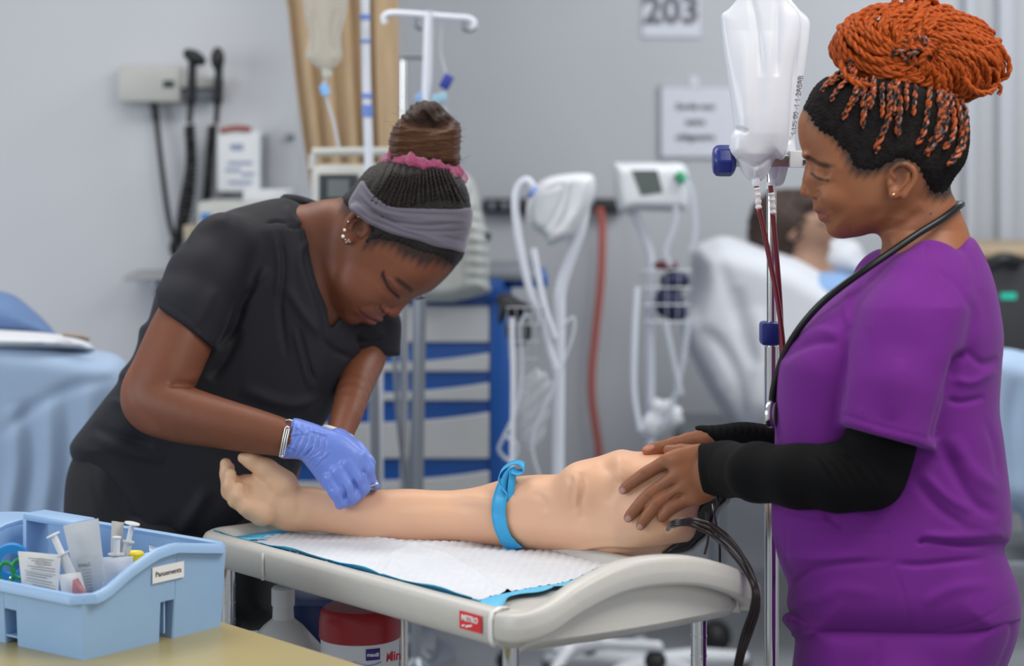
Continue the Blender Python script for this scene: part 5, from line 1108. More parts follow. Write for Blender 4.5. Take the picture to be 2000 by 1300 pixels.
for k in range(46):
    a = random.uniform(-.3, PI+.5); cx, cy = (830+66*math.cos(a), 262-52*math.sin(a)) if k % 3 else (random.uniform(880, 898), random.uniform(300, 322)); L = random.uniform(6, 16); dx = math.cos(a)+random.uniform(-.7, .7); dy = -math.sin(a)+random.uniform(-.7, .7)
    b.tube(PP([(cx, cy, D2-.01), (cx+dx*L*.5, cy+dy*L*.5, D2-.01), (cx+dx*L+random.uniform(-3, 3), cy+dy*L, D2-.01)], 3), .00022, 3, cap=False)
tag(b.build('flyaway_hair', M_fly, hair2), kind='stuff')
# ear studs
M_sil = mat('silver', (.55, .54, .52), .22, 1)
for u, v, r_ in ((670, 461.5, 3.4), (673, 449, 2.8), (680, 433, 2.0), (700, 423, 2.0), (701, 414.5, 1.8)):
    MB().ball(P(u, v, D2-104*D2/F), px(r_, D2), 10).build('ear_stud', M_sil if r_ < 2.5 else mat('pearl', (.85, .83, .8), .25), wl)
b = MB()
for u, v in ((675, 468), (679, 471), (676, 473), (681, 468), (683, 472)): b.ball(P(u, v, D2-101*D2/F), px(1.6, D2), 8)
b.build('butterfly_earring', M_sil, wl)

# scrub top
M_ch = mat('charcoal_poly', (.0135, .0135, .019), .7, spec=.25, sheen=.04, noise=.05, nscale=10, bump=.05, bscale=900)
vc = Vol([(128, 790, 4.5)], [(375, 1090, 4.5)], [(-260, 170, 6)], D2)
out = [(550, 386), (520, 390), (490, 398), (446, 411), (410, 430), (388, 450), (354, 490), (331, 525), (306, 566), (290, 622), (273, 640), (268, 670), (256, 700), (234, 727), (228, 748), (204, 778), (169, 824), (140, 862), (136, 880), (143, 900), (163, 925), (190, 970), (222, 1020), (255, 1052), (290, 1075), (370, 1075), (440, 1070), (540, 1000), (590, 905), (631, 832), (677, 752), (712, 700), (766, 682), (776, 622), (770, 560), (690, 520), (640, 470), (600, 412), (575, 392)]
Tc = lambda u, v: np.interp(v, [390, 450, 560, 700, 850, 1050], [52, 92, 112, 118, 130, 150])
cneck = [((596, 414, 0), (.97, -.2, 0))]
vc.blob(out, lambda u, v: np.interp(u-np.clip(700-v, 0, 200)*-.25, [480, 640, 720, 800], [8, 20, 88, 110]), lambda u, v: Tc(u, v)*np.interp(u, [600, 700, 780], [1, .82, .6]), 84, 8, p=2.2)
vc.chain([(440, 480, -60, 66), (398, 545, -100, 72), (368, 610, -138, 74), (345, 690, -170, 76)], 20, clip=[((366, 640, 0), (-.63, .78, 0)), ((313, 597, 0), (-.85, .15, 0)), ((420, 684, 0), (.45, 1.6, 0))])
vc.blob([(680, 600), (740, 596), (776, 620), (772, 655), (764, 690), (730, 710), (690, 710), (650, 650)], 96, 50, 34, 10, clip=[((744, 691, 0), (-.25, 1, 0))])
vc.chain([(690, 610, 105, 62), (732, 640, 98, 46), (742, 700, 88, 42)], 16, clip=[((744, 690, 0), (-.15, 1, 0))])
# neckline cut: a V
nk = [(592, 380), (597, 420), (602, 470), (609, 515), (622, 560), (638, 600), (646, 640), (662, 622), (700, 600), (760, 540), (720, 380), (650, 360)]
U_, V_ = np.broadcast_arrays(vc.a[0][:, None], vc.a[1][None, :])
sdn = poly_sd(U_, V_, np.array(spline(nk, 5, True)))[:, :, None]; Wg = vc.a[2][None, None, :]
cut = np.maximum(sdn, Wg-200).astype(np.float32); vc.F = smax(vc.F, -np.maximum(cut, -30), 3)
ct = vc.skin().smooth(2); f2 = ct.stroke
for a, wd, am in (([(504, 548), (478, 590), (458, 640), (425, 680)], 7, -9), ([(520, 520), (500, 560), (470, 610)], 9, 5), ([(470, 640), (440, 700), (410, 740)], 10, -6),
    ([(546, 450), (556, 520), (548, 600), (560, 700)], 5, -4), ([(536, 455), (545, 520), (540, 580)], 5, 3.5), ([(575, 640), (590, 700), (606, 760)], 5, 4), ([(582, 640), (598, 700), (616, 750)], 5, -4), ([(620, 640), (650, 680), (690, 700)], 6, -5), ([(560, 560), (590, 610), (640, 670)], 8, 4), ([(600, 470), (585, 500), (592, 560)], 6, 3),
    ([(560, 400), (570, 425), (590, 440)], 5, 3), ([(560, 440), (578, 444), (596, 440)], 2.5, -3.5), ([(520, 436), (540, 432), (566, 436)], 2.5, -3), ([(230, 740), (290, 750), (330, 770)], 7, -5), ([(215, 780), (260, 800), (320, 830)], 8, 5), ([(180, 830), (230, 850), (300, 870)], 8, -4), ([(170, 850), (240, 880), (320, 900)], 9, 4), ([(280, 640), (300, 660), (320, 700)], 7, -4), ([(262, 700), (290, 715), (310, 740)], 6, 4),
    ([(360, 470), (400, 440), (450, 425)], 14, 4), ([(420, 560), (400, 600), (380, 640)], 12, 3), ([(480, 900), (520, 920), (560, 900)], 10, 5), ([(470, 760), (560, 790), (630, 780)], 12, 5), ([(160, 900), (230, 960), (300, 1060)], 7, -4), ([(410, 950), (380, 1000), (340, 1050)], 14, 5), ([(690, 660), (720, 670), (750, 660)], 6, -4), ([(700, 650), (710, 690)], 5, -4)):
    f2(a, wd, am*1.5)
for a in ([(586, 415), (592, 470), (599, 520), (611, 565), (627, 606), (636, 645)], [(316, 588), (360, 612), (418, 676)], [(646, 640), (690, 640)]):
    f2(a, 2.2, -1.8, taper=False)
ct.nrm(); ct.base((0, 0, 0)).build('scrub_top', M_ch, wl)
cb = []
for u, v, w_ in spline([(548, 392, 10), (556, 385, 40), (585, 388, 66), (620, 399, 74), (650, 412, 70)], 5): cb.append([P(u-1, v-5, D2+(w_+6)*D2/F), P(u+1, v+3, D2+w_*D2/F), P(u+2, v+16, D2+w_*D2/F)])
MB().strip(cb).build('collar', M_ch, wl, solid=.004)
# trousers and shoes
vz = Vol([(90, 620, 8)], [(820, 1990, 10)], [(-160, 170, 8)], D2)
vz.blob([(180, 850), (150, 880), (132, 920), (125, 970), (126, 1040), (150, 1120), (240, 1200), (520, 1230), (545, 1140), (560, 960), (500, 860)], 10, 122, 80, 10)
for sgn in (-1, 1): vz.chain([(330+sgn*20, 1080, sgn*65, 86), (430-sgn*25, 1360, sgn*60, 66), (440-sgn*30, 1640, sgn*60, 50), (430-sgn*30, 1860, sgn*60, 44)], 20)
z2 = vz.skin().smooth(1); z2.stroke([(180, 900), (185, 960), (215, 1020)], 5, -3)
z2.base((0, 0, 0)).build('scrub_trousers', mat('black_trousers', (.006, .006, .008), .75), wl)
for sgn in (-1, 1):
    c = P(450-sgn*30, 1890, D2+sgn*60*D2/F); c.z = .045; MB().ball(c, (.12, .045, .045), 16).build('shoe', mat('shoe_black', (.02, .02, .02), .5), wl)

# blue glove on the working hand
vg = Vol([(535, 760, 2)], [(800, 1005, 2)], [(-440, -230, 3)], D2)
vg.blob([(572, 817), (600, 822), (640, 836), (668, 846), (692, 864), (714, 888), (716, 915), (700, 935), (680, 955), (655, 966), (636, 958), (620, 938), (600, 912), (584, 897), (546, 893), (551, 866), (560, 840)], lambda u, v: np.interp(u, [560, 700], [-302, gw-48]), lambda u, v: np.interp(u, [550, 620, 700], [43, 32, 24]), 34, 6, clip=[((556, 860, 0), (-1, -.32, 0))])
k_ = gw-44
vg.chain([(702, 893, k_-6, 17), (718, 915, k_-4, 14.5), (722, 934, k_+8, 12.5), (712, 944, k_+22, 11)], 3)
vg.chain([(682, 905, k_-10, 18), (700, 932, k_-12, 15.5), (710, 952, k_-2, 14), (702, 964, k_+14, 12)], 2)
vg.chain([(660, 920, k_-10, 18), (678, 948, k_-14, 16), (691, 968, k_-4, 14.5), (684, 978, k_+12, 12)], 2)
vg.chain([(644, 935, k_-6, 17), (656, 960, k_-10, 16), (668, 978, k_-2, 14.5), (664, 984, k_+12, 11)], 2)
vg.chain([(660, 880, k_+30, 16), (700, 915, k_+40, 12), (722, 944, k_+34, 9)], 6)
gl = vg.skin().smooth(1); g_ = gl.stroke
g_([(672, 975), (674, 962), (666, 944)], 2.4, -5).stroke([(694, 965), (695, 950), (688, 934)], 2.4, -5).stroke([(712, 950), (713, 934), (707, 915)], 2.4, -4)
g_([(660, 905), (675, 912)], 10, 2).stroke([(645, 925), (655, 930)], 8, 1.8).stroke([(640, 940), (648, 958)], 3, -1.4)
for k in range(13):
    u = 566+k*5.5; g_([(u+10, 822+k*2.4), (u+6, 845+k*3), (u-6+k*.6, 868+k*2), (u-12, 892)], 2.0, -1.9 if k % 2 else 1.7)
for (a, b__, c, d) in ((560, 850, 590, 846), (556, 868, 584, 880), (575, 830, 600, 850), (590, 890, 612, 868), (600, 905, 630, 868), (610, 915, 645, 880), (606, 840, 640, 850)): g_([(a, b__), (c, d)], 1.8, 1.6, n=1).stroke([(a, b__+3), (c, d+3)], 1.8, -1.6, n=1)
gl.nrm(); gl.base((0, 0, 0)).build('glove', mat('nitrile_blue', (.15, .235, .66), .38, noise=.05, nscale=30, bump=.12, bscale=150), wl)
# the other gloved hand, mostly behind
vh = Vol([(620, 760, 3)], [(825, 985, 3)], [(-345, -190, 4)], D2)
vh.chain([(660, 862, -225, 27), (690, 885, -262, 26), (712, 905, -285, 22)], 8)
for k in range(3): vh.chain([(705, 900, -290+k*14, 10), (722, 930, -300+k*14, 8.5), (735, 948, -318+k*12, 7)], 4)
vh.skin().base((0, 0, 0)).build('glove', MATS['nitrile_blue'], wl)
q = []
for i in range(31):
    a = 2*PI*i/30; q.append((660+27*math.cos(a), 845+10*math.cos(a)-4*math.sin(a), D2+(-196-27*math.sin(a))*D2/F))
MB().tube([P(*x) for x in q], px(5, D2), 10).build('wristband', mat('white_band', (.75, .75, .72), .4), wl)
# silver bracelet on the near wrist
c0 = (556, 856, -300)
for side, (u0, v0, u1, v1, dw) in enumerate(((562, 834, 550, 890, -335), (558, 821, 572, 822, -318))):
    A, B_ = P(u0, v0, D2+dw*D2/F), P(u1, v1, D2+dw*D2/F); d = B_-A
    if side == 0:
        for s_ in (-1.2, 0, 1.2): MB().tube([A+Vector((px(3.2*s_, D2), -.001*abs(s_), 0)), (A+B_)/2+Vector((px(3.2*s_, D2), -.004, 0)), B_+Vector((px(3.2*s_, D2), 0, 0))], px(1.5, D2), 8).build('bracelet_bar', M_sil, wl)
        for e in (A, B_): MB().ball(e, (px(5.5, D2), px(5, D2), px(3, D2)), 12).build('bracelet_end', M_sil, wl)
    else: MB().tube([A, (A+B_)/2+Vector((0, -.002, .002)), B_], px(2.5, D2), 8).build('bracelet_bar', M_sil, wl)
# cannula held in the glove
dn = D2+(gw-30)*D2/F
cn = thing('cannula', 'tiny orange and metal cannula pinched in the blue gloved fingers', 'cannula', P(728, 946, dn))
MB().tube(PP([(708, 950, dn), (722, 948, dn)], 1), px(5, D2), 10).build('hub', mat('cannula_orange', (.8, .12, .04), .3), cn)
MB().tube(PP([(722, 948, dn), (731, 945, dn), (738, 944, dn)], 2), [px(3.6, D2), px(3.4, D2), px(3.4, D2), px(3.0, D2), px(1.6, D2)], 10).build('tip', M_sil, cn)
# ---------------------------------------------------------------- IV pole with the two white pressure bags
DP = 3.80
M_bag = mat('bag_white', (.72, .74, .80), .35, noise=.02, bump=.08, bscale=30, coat=.2)
po = thing('iv_pole', 'chrome IV pole carrying the two white bags beside the woman in purple', 'iv pole', Vector((P(1503, 900, DP).x, DP, 0)))
px0 = P(1507, 900, DP).x
MB().lathe([(.0125, .05), (.0125, 1.05)], (px0, DP, 0), 20).build('outer_tube', M_chr, po)
MB().lathe([(.0085, 1.0), (.0085, 2.05)], (px0, DP, 0), 20).build('inner_tube', M_chr, po)
MB().lathe([(.0125, 1.05), (.0125, 1.215)], (px0, DP, 0), 20).build('outer_tube', M_chr, po)
M_nv = mat('navy_plastic', (.012, .025, .19), .32, bump=.05)
zc = P(0, 650, DP).z; MB().box((px0-.020, DP-.024, zc-.020), (px0+.014, DP+.02, zc+.020), bev=.006).build('height_clamp', M_nv, po)
for k in range(5):
    a = 2*PI*k/5; MB().tube([(px0, DP, .10), (px0+.28*math.cos(a), DP+.28*math.sin(a), .06)], .012, 10).build('base_leg', M_chr, po)
    MB().ball((px0+.28*math.cos(a), DP+.28*math.sin(a), .025), .025, 12).build('caster', M_dark, po)
zt = 2.04
MB().tube(sp3([(px0-.10, DP, zt-.02), (px0-.09, DP, zt-.035), (px0-.07, DP, zt-.01), (px0, DP, zt), (px0+.07, DP, zt-.01), (px0+.09, DP, zt-.035), (px0+.10, DP, zt-.02)], 5), .004, 8).build('hook', M_chr, po)
cl_ = thing('pole_clamp', 'metal clamp with navy blue knob gripping the chrome IV pole under the bags', 'clamp', P(1480, 312, DP))
kz = P(0, 313, DP).z
bv = []
for (dx, hw_) in ((0, .020), (.006, .0265), (.012, .0275), (.030, .0275), (.036, .022), (.040, .013)):
    bv.append((hw_, dx))
kx = P(1392, 313, DP-.03).x
MB().lathe([(r_, z) for r_, z in bv], n=8, M=Matrix.Translation((kx, DP-.03, kz)) @ Matrix.Rotation(PI/2, 4, 'Y')).build('knob', M_nv, cl_, bev=.002)
MB().box((kx+.038, DP-.045, kz-.010), (P(1545, 0, DP).x, DP-.02, kz+.010), bev=.002).build('bar', mat('clamp_steel', (.5, .5, .5), .3, 1), cl_)
MB().box((P(1536, 0, DP).x, DP-.05, kz-.012), (P(1582, 0, DP).x, DP-.01, kz+.017), bev=.002).build('jaw', mat('clamp_white', (.75, .75, .75), .35), cl_)
text('lettering', 'R:', mat('print_black', (.02, .02, .02), .6), frame((P(1566, 0, DP).x, DP-.0512, P(0, 317, DP).z), (1, 0, 0), (0, 0, 1)), .013, cl_, bold=.0003)
def bag(name, label, outline, D, T_, wts, port):
    vb_ = Vol([(1395, 1600, 2.5)], [(-60, 375, 2.5)], [(-50, 60, 3)], D)
    vb_.blob(outline, 0, T_, 34, 0, n=5)
    vb_.blob(outline, 0, 3.5, 3, 2, n=5)
    g = vb_.skin().smooth(1)
    for a, wd, am in wts: g.stroke(a, wd, am)
    g.nrm(); g.base((0, 0, 0)); t = thing(name, label, 'iv bag', P(outline[0][0], 0, D), 'white pressure bags on the chrome pole'); g.build('bladder', M_bag, t)
    MB().tube(PP([(q[0], q[1], D) for q in outline]+[(outline[0][0], outline[0][1], D)], 4), px(1.8, D), 6).build('welded_seam', M_bag, t)
    u, v = port
    MB().lathe([(px(9, D), 0), (px(9.5, D), .004), (px(8, D), .012)], P(u, v+8, D-.002)-Vector((0, 0, .008)), 16).build('port', M_bag, t)
    return t
TB = lambda u, v: np.interp(v, [0, 60, 180, 260, 300, 340, 355], [7, 12, 26, 34, 32, 12, 6])
b1 = bag('iv_bag', 'white pressure bag on the pole nearest the viewer, plain front with side printing', [(1445, -5), (1425, 18), (1412, 28), (1411, 44), (1416, 100), (1424, 160), (1432, 225), (1434, 252), (1428, 268), (1426, 295), (1434, 308), (1442, 318), (1461, 349), (1490, 350), (1512, 310), (1530, 308), (1540, 262), (1547, 150), (1562, 40), (1536, 0), (1530, -30), (1450, -30)], DP-.045, TB,
    [([(1466, -10), (1478, 50), (1488, 150)], 7, -5), ([(1520, 0), (1518, 80), (1516, 150)], 7, -4), ([(1434, 252), (1448, 254), (1462, 258)], 4, -6), ([(1440, 308), (1470, 322), (1482, 326)], 4, -4), ([(1482, 326), (1500, 312), (1516, 304)], 4, -4), ([(1500, 60), (1504, 180), (1500, 280)], 14, 3), ([(1450, 60), (1458, 180), (1460, 260)], 12, 3), ([(1477, 326), (1477, 345)], 3, 3)], (1476, 346))
b2 = bag('iv_bag', 'white pressure bag hanging behind the front one, nearer the woman in purple', [(1535, -10), (1560, 20), (1578, 38), (1579, 60), (1573, 110), (1563, 180), (1553, 245), (1550, 270), (1552, 305), (1540, 320), (1528, 358), (1508, 358), (1502, 330), (1500, 300), (1500, 100), (1480, 20), (1500, -20)], DP-.012, lambda u, v: TB(u, v)*.62,
    [([(1550, 20), (1558, 60), (1548, 160)], 4, -4), ([(1548, 270), (1540, 276), (1530, 280)], 4, -5), ([(1512, 310), (1520, 330), (1515, 350)], 4, -3)], (1506, 352))
text('lettering', 'CDS 00 -1 1 2ASAB', mat('print_grey', (.12, .12, .14), .6), frame(P(1557, 205, DP-.0215), (.14, 0, 1), (-1, 0, .14)), .0125, b2)
# tubes from the bags
M_bl = mat('blood_tube', (.16, .006, .010), .12, coat=.7)
M_cn = mat('clear_connector', (.78, .74, .74), .2)
for (nm, lab, u, dD, path) in (('blood_tube', 'dark red tube from the front bag crossing over the chrome pole', 1478, DP-.05, [(1482, 405), (1492, 450), (1504, 510), (1517, 575), (1526, 640), (1532, 700)]),
        ('blood_tube', 'dark red tube from the rear bag running straight down along the chrome pole', 1506, DP-.035, [(1509, 412), (1514, 470), (1520, 540), (1524, 600), (1526, 660), (1528, 720)])):
    t = thing(nm, lab, 'tube', P(u, 360, dD), 'blood filled tubes')
    y0 = 352 if u == 1478 else 362
    MB().tube(PP([(u-1, y0, dD), (u, y0+16, dD)], 2), px(5, dD), 10).build('upper_tube', M_bl, t)
    MB().tube(PP([(u, y0+14, dD), (u+2, y0+28, dD), (u+3, y0+44, dD), (u+4, y0+56, dD)], 4), [px(6+1.2*math.sin(i*1.9), dD) for i in range(13)], 12).build('connector', M_cn, t)
    MB().tube(PP([(u+4, y0+54, dD), (u+5, y0+60, dD)], 2), px(5, dD), 10).build('collar', mat('tube_red', (.7, .08, .04), .3), t)
    MB().tube(PP([(a, b_, dD) for a, b_ in path], 6), px(5.2, dD), 12).build('lower_tube', M_bl, t)

# ---------------------------------------------------------------- yellow table and the supply caddy
TZ = .80
M_yel = mat('yellow_laminate', (.40, .33, .15), .35, noise=.06, nscale=5, bump=.03)
A0 = Vector((-.211, 3.245, 0)); B0 = Vector((-.470, 3.546, 0)); dr = (B0-A0).normalized(); pn = Vector((-dr.y, dr.x, 0))
pn = pn if pn.x < 0 else -pn
tb = thing('side_table', 'yellow topped table holding the blue supply caddy', 'table', A0-dr*.2+pn*.5)
A1, B1 = A0-dr*.45, B0+dr*.36
def slab(z0, z1, ins=0): return [A1+dr*ins+pn*ins, B1-dr*ins+pn*ins, B1-dr*ins+pn*(1.2-ins), A1+dr*ins+pn*(1.2-ins)], z0, z1
q, z0, z1 = slab(TZ-.03, TZ)
MB().prism([p+Vector((0, 0, z0)) for p in q], (0, 0, z1-z0)).build('table_top', M_yel, tb, bev=.006)
for s, t in ((.05, .05), (.75, .05), (.05, 1.1), (.75, 1.1)):
    p = A1+dr*s+pn*t; MB().lathe([(.018, 0), (.018, TZ-.03)], p, 14).build('leg', MATS['chrome'], tb)
# caddy axes: K = near bottom corner, ex along the labelled side, ey along the left side
K = Vector((-.637, 3.28, TZ)); ex = Vector((.171, .22, 0)).normalized(); ey = Vector((-ex.y, ex.x, 0))
M_cad = mat('caddy_blue', (.29, .46, .70), .42, bump=.08, bscale=200, noise=.02)
cdy = thing('supply_caddy', 'pale blue plastic supply caddy with a white handwritten style label on its side', 'caddy', K+ex*.14+ey*.15)
def CK(a, b_, z): return K+ex*a+ey*b_+Vector((0, 0, z))
LX, LY = .281, .34
def ztop(a): return .098 if a < .02 else (.098+.027*(a-.02)/.13 if a < .15 else (.125+.002*0 if a < .175 else .125-.014*(a-.175)/.106))
def zt_(a):
    return float(np.interp(a, [0, .03, .075, .13, .17, .281], [.094, .099, .122, .142, .146, .128]))
def wall(n0, n1, fz, notch, name='wall'):
    # upright wall between two plan points with a rectangular opening cut at the foot
    b = MB(); L = (n1-n0).length; d = (n1-n0)/L; xs = sorted(set([0, notch[0], notch[1], L]+[L*i/14 for i in range(15)]))
    flare = lambda z: 0
    for i in range(len(xs)-1):
        a, c = xs[i], xs[i+1]; z0 = notch[2] if a >= notch[0]-1e-6 and c <= notch[1]+1e-6 else 0
        zs = [z0, fz(a), fz(c)]
        b.add([n0+d*a+Vector((0, 0, z0)), n0+d*c+Vector((0, 0, z0)), n0+d*c+Vector((0, 0, fz(c))), n0+d*a+Vector((0, 0, fz(a)))], [(0, 1, 2, 3)])
    return b
sh = MB()
fl = .008
def bx_wall(n0, n1, fz, notch, dep):
    L = (n1-n0).length; d = (n1-n0)/L; nn = Vector((d.y, -d.x, 0))
    xs = sorted(set([0, notch[0], notch[1], L]+[L*i/14 for i in range(15)]))
    for i in range(len(xs)-1):
        a, c = xs[i], xs[i+1]; z0 = notch[2] if a >= notch[0]-1e-6 and c <= notch[1]+1e-6 else 0
        for (o1, o2) in ((0, 1),):
            p = []
            for t_, x in ((0, a), (1, c)):
                for z in (z0, fz(x)): p.append(n0+d*x+nn*fl*(z/.14)+Vector((0, 0, z)))
            sh.add([p[0], p[2], p[3], p[1]], [(0, 1, 2, 3)])
    sh.add([n0+d*notch[0]-nn*dep, n0+d*notch[1]-nn*dep, n0+d*notch[1]-nn*dep+Vector((0, 0, notch[2])), n0+d*notch[0]-nn*dep+Vector((0, 0, notch[2]))], [(0, 1, 2, 3)])
    for x in notch[:2]: sh.add([n0+d*x, n0+d*x-nn*dep, n0+d*x-nn*dep+Vector((0, 0, notch[2])), n0+d*x+nn*fl*(notch[2]/.14)+Vector((0, 0, notch[2]))], [(0, 1, 2, 3)])
    sh.add([n0+d*notch[0]+nn*fl*(notch[2]/.14)+Vector((0, 0, notch[2])), n0+d*notch[1]+nn*fl*(notch[2]/.14)+Vector((0, 0, notch[2])), n0+d*notch[1]-nn*dep+Vector((0, 0, notch[2])), n0+d*notch[0]-nn*dep+Vector((0, 0, notch[2]))], [(0, 1, 2, 3)])
c00, c10, c11, c01 = K, K+ex*LX, K+ex*LX+ey*LY, K+ey*LY
bx_wall(c00, c10, zt_, (.148, .178, .062), .12)
bx_wall(c10, c11, lambda x: .128, (.14, .17, .05), .12)
bx_wall(c11, c01, lambda x: zt_(LX-x), (.103, .133, .062), .12)
bx_wall(c01, c00, lambda x: .094, (LY-.180, LY-.150, .055), .12)
for z in (.012,): sh.add([CK(.0, 0, z), CK(.148, 0, z), CK(.148, LY, z), CK(0, LY, z)], [(0, 1, 2, 3)]).add([CK(.178, 0, z), CK(LX, 0, z), CK(LX, LY, z), CK(.178, LY, z)], [(0, 1, 2, 3)])
for ca, n1_, n2_ in ((c00, -ex, -ey), (c10, ex, -ey), (c11, ex, ey), (c01, -ex, ey)):
    zt = {0: .094, 1: .128, 2: .128, 3: .094}[[c00, c10, c11, c01].index(ca)]
    sh.add([ca, ca+n1_*fl*(zt/.14)+Vector((0, 0, zt)), ca+(n1_+n2_)*fl*(zt/.14)*.8+Vector((0, 0, zt)), ca+n2_*fl*(zt/.14)+Vector((0, 0, zt))], [(0, 1, 2), (0, 2, 3)])
sh.build('tub', M_cad, cdy, smooth=False, solid=.0028, bev=.0012, weld=.0006)
# rolled rim
rimp = []; ang = [(c00, c10, zt_), (c10, c11, lambda x: .128), (c11, c01, lambda x: zt_(LX-x)), (c01, c00, lambda x: .094)]
rb_ = MB(); rws = []
for n0, n1, fz in ang:
    L = (n1-n0).length; d = (n1-n0)/L; nn = Vector((d.y, -d.x, 0))
    for i in range(20):
        x = L*(.03+.94*i/19); p = n0+d*x+nn*fl+Vector((0, 0, fz(x))); rws.append([p+nn*o_+Vector((0, 0, z)) for o_, z in ((-.004, .002), (.0, .0045), (.007, .0035), (.011, -.002), (.0115, -.010), (.009, -.010), (.007, -.003), (-.003, -.003))])
rws.append(rws[0]); rb_.strip([r+[r[0]] for r in rws]).build('rim', M_cad, cdy)
# dividers and the arched carrying handle
MB().box((-.0015, 0, .01), (.0015, LY-.004, .10), M=Matrix.Translation(CK(.163, .002, 0)) @ Matrix(((ex.x, ey.x, 0, 0), (ex.y, ey.y, 0, 0), (0, 0, 1, 0), (0, 0, 0, 1)))).build('divider', M_cad, cdy)
MC = Matrix(((ex.x, ey.x, 0, 0), (ex.y, ey.y, 0, 0), (0, 0, 1, 0), (0, 0, 0, 1)))
hbx = MB(); Mh = Matrix.Translation(CK(.163, 0, 0)) @ MC
y0, y1 = .185, .31
hbx.box((-.024, y0, .02), (.024, y0+.010, .160), Mh, .003).box((-.024, y1-.01, .02), (.024, y1, .160), Mh, .003).box((-.024, y0, .154), (.024, y1, .166), Mh, .004)
hbx.build('carry_handle', M_cad, cdy)
lb = MB().prism([CK(.127, -.0098, .094), CK(.193, -.0098, .094), CK(.193, -.0098, .119), CK(.127, -.0098, .119)], -ey*.0006).build('label', mat('paper_white', (.80, .80, .82), .7), cdy, smooth=False)
tag(lb, 'white label reading Pansements')
text('lettering', 'Pansements', mat('print_black', (.02, .02, .02), .6), frame(CK(.160, -.0108, .1065), ex, (0, 0, 1)), .0115, lb)
MB().box((-.006, -.02, .0), (.006, .06, .02), Matrix.Translation(CK(.0, .1, .02)) @ MC).build if 0 else None

# things standing in the caddy
M_pap = mat('sachet_paper', (.76, .76, .74), .8, bump=.1, bscale=60)
M_clr = mat('clear_plastic', (.72, .76, .78), .12, trans=.55, alpha=.75, ior=1.3, bump=.4, bscale=30)
M_mil = mat('milky_plastic', (.72, .74, .75), .25, alpha=.9, trans=.2, ior=1.2)
M_pr = MATS['print_black']
def card(name, label, cat, cs, D, m, th=.0012, bulge=.004, group=None, back=0):
    # a soft packet: four pixel corners (bottom left, bottom right, top right, top left) at depth D, puffed in the middle
    P4 = [P(u, v, D+(back if i > 1 else 0)) for i, (u, v) in enumerate(cs)]; n = 10; A = []; B_ = []
    t = thing(name, label, cat, (P4[0]+P4[1])/2, group)
    nrm_ = (P4[1]-P4[0]).cross(P4[3]-P4[0]).normalized()
    for j in range(n+1):
        ra = []; rb = []
        for i in range(n+1):
            x, y = i/n, j/n; p = P4[0]*(1-x)*(1-y)+P4[1]*x*(1-y)+P4[2]*x*y+P4[3]*(1-x)*y; h = bulge*(math.sin(PI*x)*math.sin(PI*y))**.6+.0006*math.sin(9*x+5*y)+th/2
            ra.append(p+nrm_*h); rb.append(p-nrm_*h)
        A.append(ra); B_.append(rb)
    b = MB().strip(A).strip(B_); n1 = n+1
    ed = [(0, i) for i in range(n1)]+[(j, n) for j in range(1, n1)]+[(n, i) for i in range(n-1, -1, -1)]+[(j, 0) for j in range(n-1, 0, -1)]
    b.strip([[A[j][i] for j, i in ed+[ed[0]]], [B_[j][i] for j, i in ed+[ed[0]]]])
    b.build('packet', m, t); return t, P4, nrm_
DC = 3.42
t, P4, nn = card('gauze_packet', 'white printed gauze packet standing at the front of the blue caddy', 'packet', [(44, 1150), (113, 1168), (119, 1083), (35, 1076)], 3.40, M_pap, bulge=.003)
xd = (P4[1]-P4[0]).normalized(); zd = (P4[3]-P4[0]); ns = nn if nn.y < 0 else -nn
def on(P4, x, y, off=.0050): return P4[0]*(1-x)*(1-y)+P4[1]*x*(1-y)+P4[2]*x*y+P4[3]*(1-x)*y+ns*off
for k, (x0, x1, y) in enumerate(((.25, .85, .86), (.32, .80, .80), (.4, .8, .74), (.22, .9, .66), (.3, .9, .60), (.16, .84, .48), (.16, .7, .42), (.16, .84, .34), (.3, .95, .20), (.3, .9, .14), (.4, .95, .08))):
    MB().prism([on(P4, x0, y), on(P4, x1, y), on(P4, x1, y+.018), on(P4, x0, y+.018)], ns*.0002).build('printed_line', mat('print_soft', (.25, .26, .27), .7), t, smooth=False)
MB().prism([on(P4, .12, .53), on(P4, .92, .53), on(P4, .92, .54), on(P4, .12, .54)], ns*.0002).prism([on(P4, .12, .28), on(P4, .92, .28), on(P4, .92, .29), on(P4, .12, .29)], ns*.0002).build('printed_frame', MATS['print_soft'], t, smooth=False)
MB().prism([on(P4, .48, .72), on(P4, .62, .72), on(P4, .62, .9), on(P4, .48, .9)], ns*.0003).build('printed_block', mat('print_pale', (.45, .47, .46), .7), t, smooth=False)
card('syringe_packet', 'tall clear wrapped syringe packet rising highest from the caddy', 'packet', [(155, 1162), (206, 1130), (192, 1012), (123, 1026)], 3.44, M_mil, bulge=.006)
tt, P5, n5 = card('syringe_packet', 'clear blister wrapper with a graduated scale in front of the tall packet', 'packet', [(163, 1164), (196, 1160), (199, 1082), (147, 1092)], 3.42, M_clr, bulge=.006)
ns = n5 if n5.y < 0 else -n5
for k in range(9): MB().prism([on(P5, .25, .05+.08*k, .007), on(P5, .6, .05+.08*k, .007), on(P5, .6, .058+.08*k, .007), on(P5, .25, .058+.08*k, .007)], ns*.0002).build('graduation', M_pr, tt, smooth=False)
text('lettering', 'ƐH/LƆ'.replace('Ɛ', 'E').replace('Ɔ', 'C'), M_pr, frame(on(P5, .35, .83, .0075), P5[1]-P5[0], P5[3]-P5[0]), .007, tt)
ns = None
card('small_packet', 'small white packet leaning with a red stripe on its clear side', 'packet', [(122, 1167), (172, 1168), (157, 1117), (115, 1122)], 3.40, M_pap, bulge=.003)
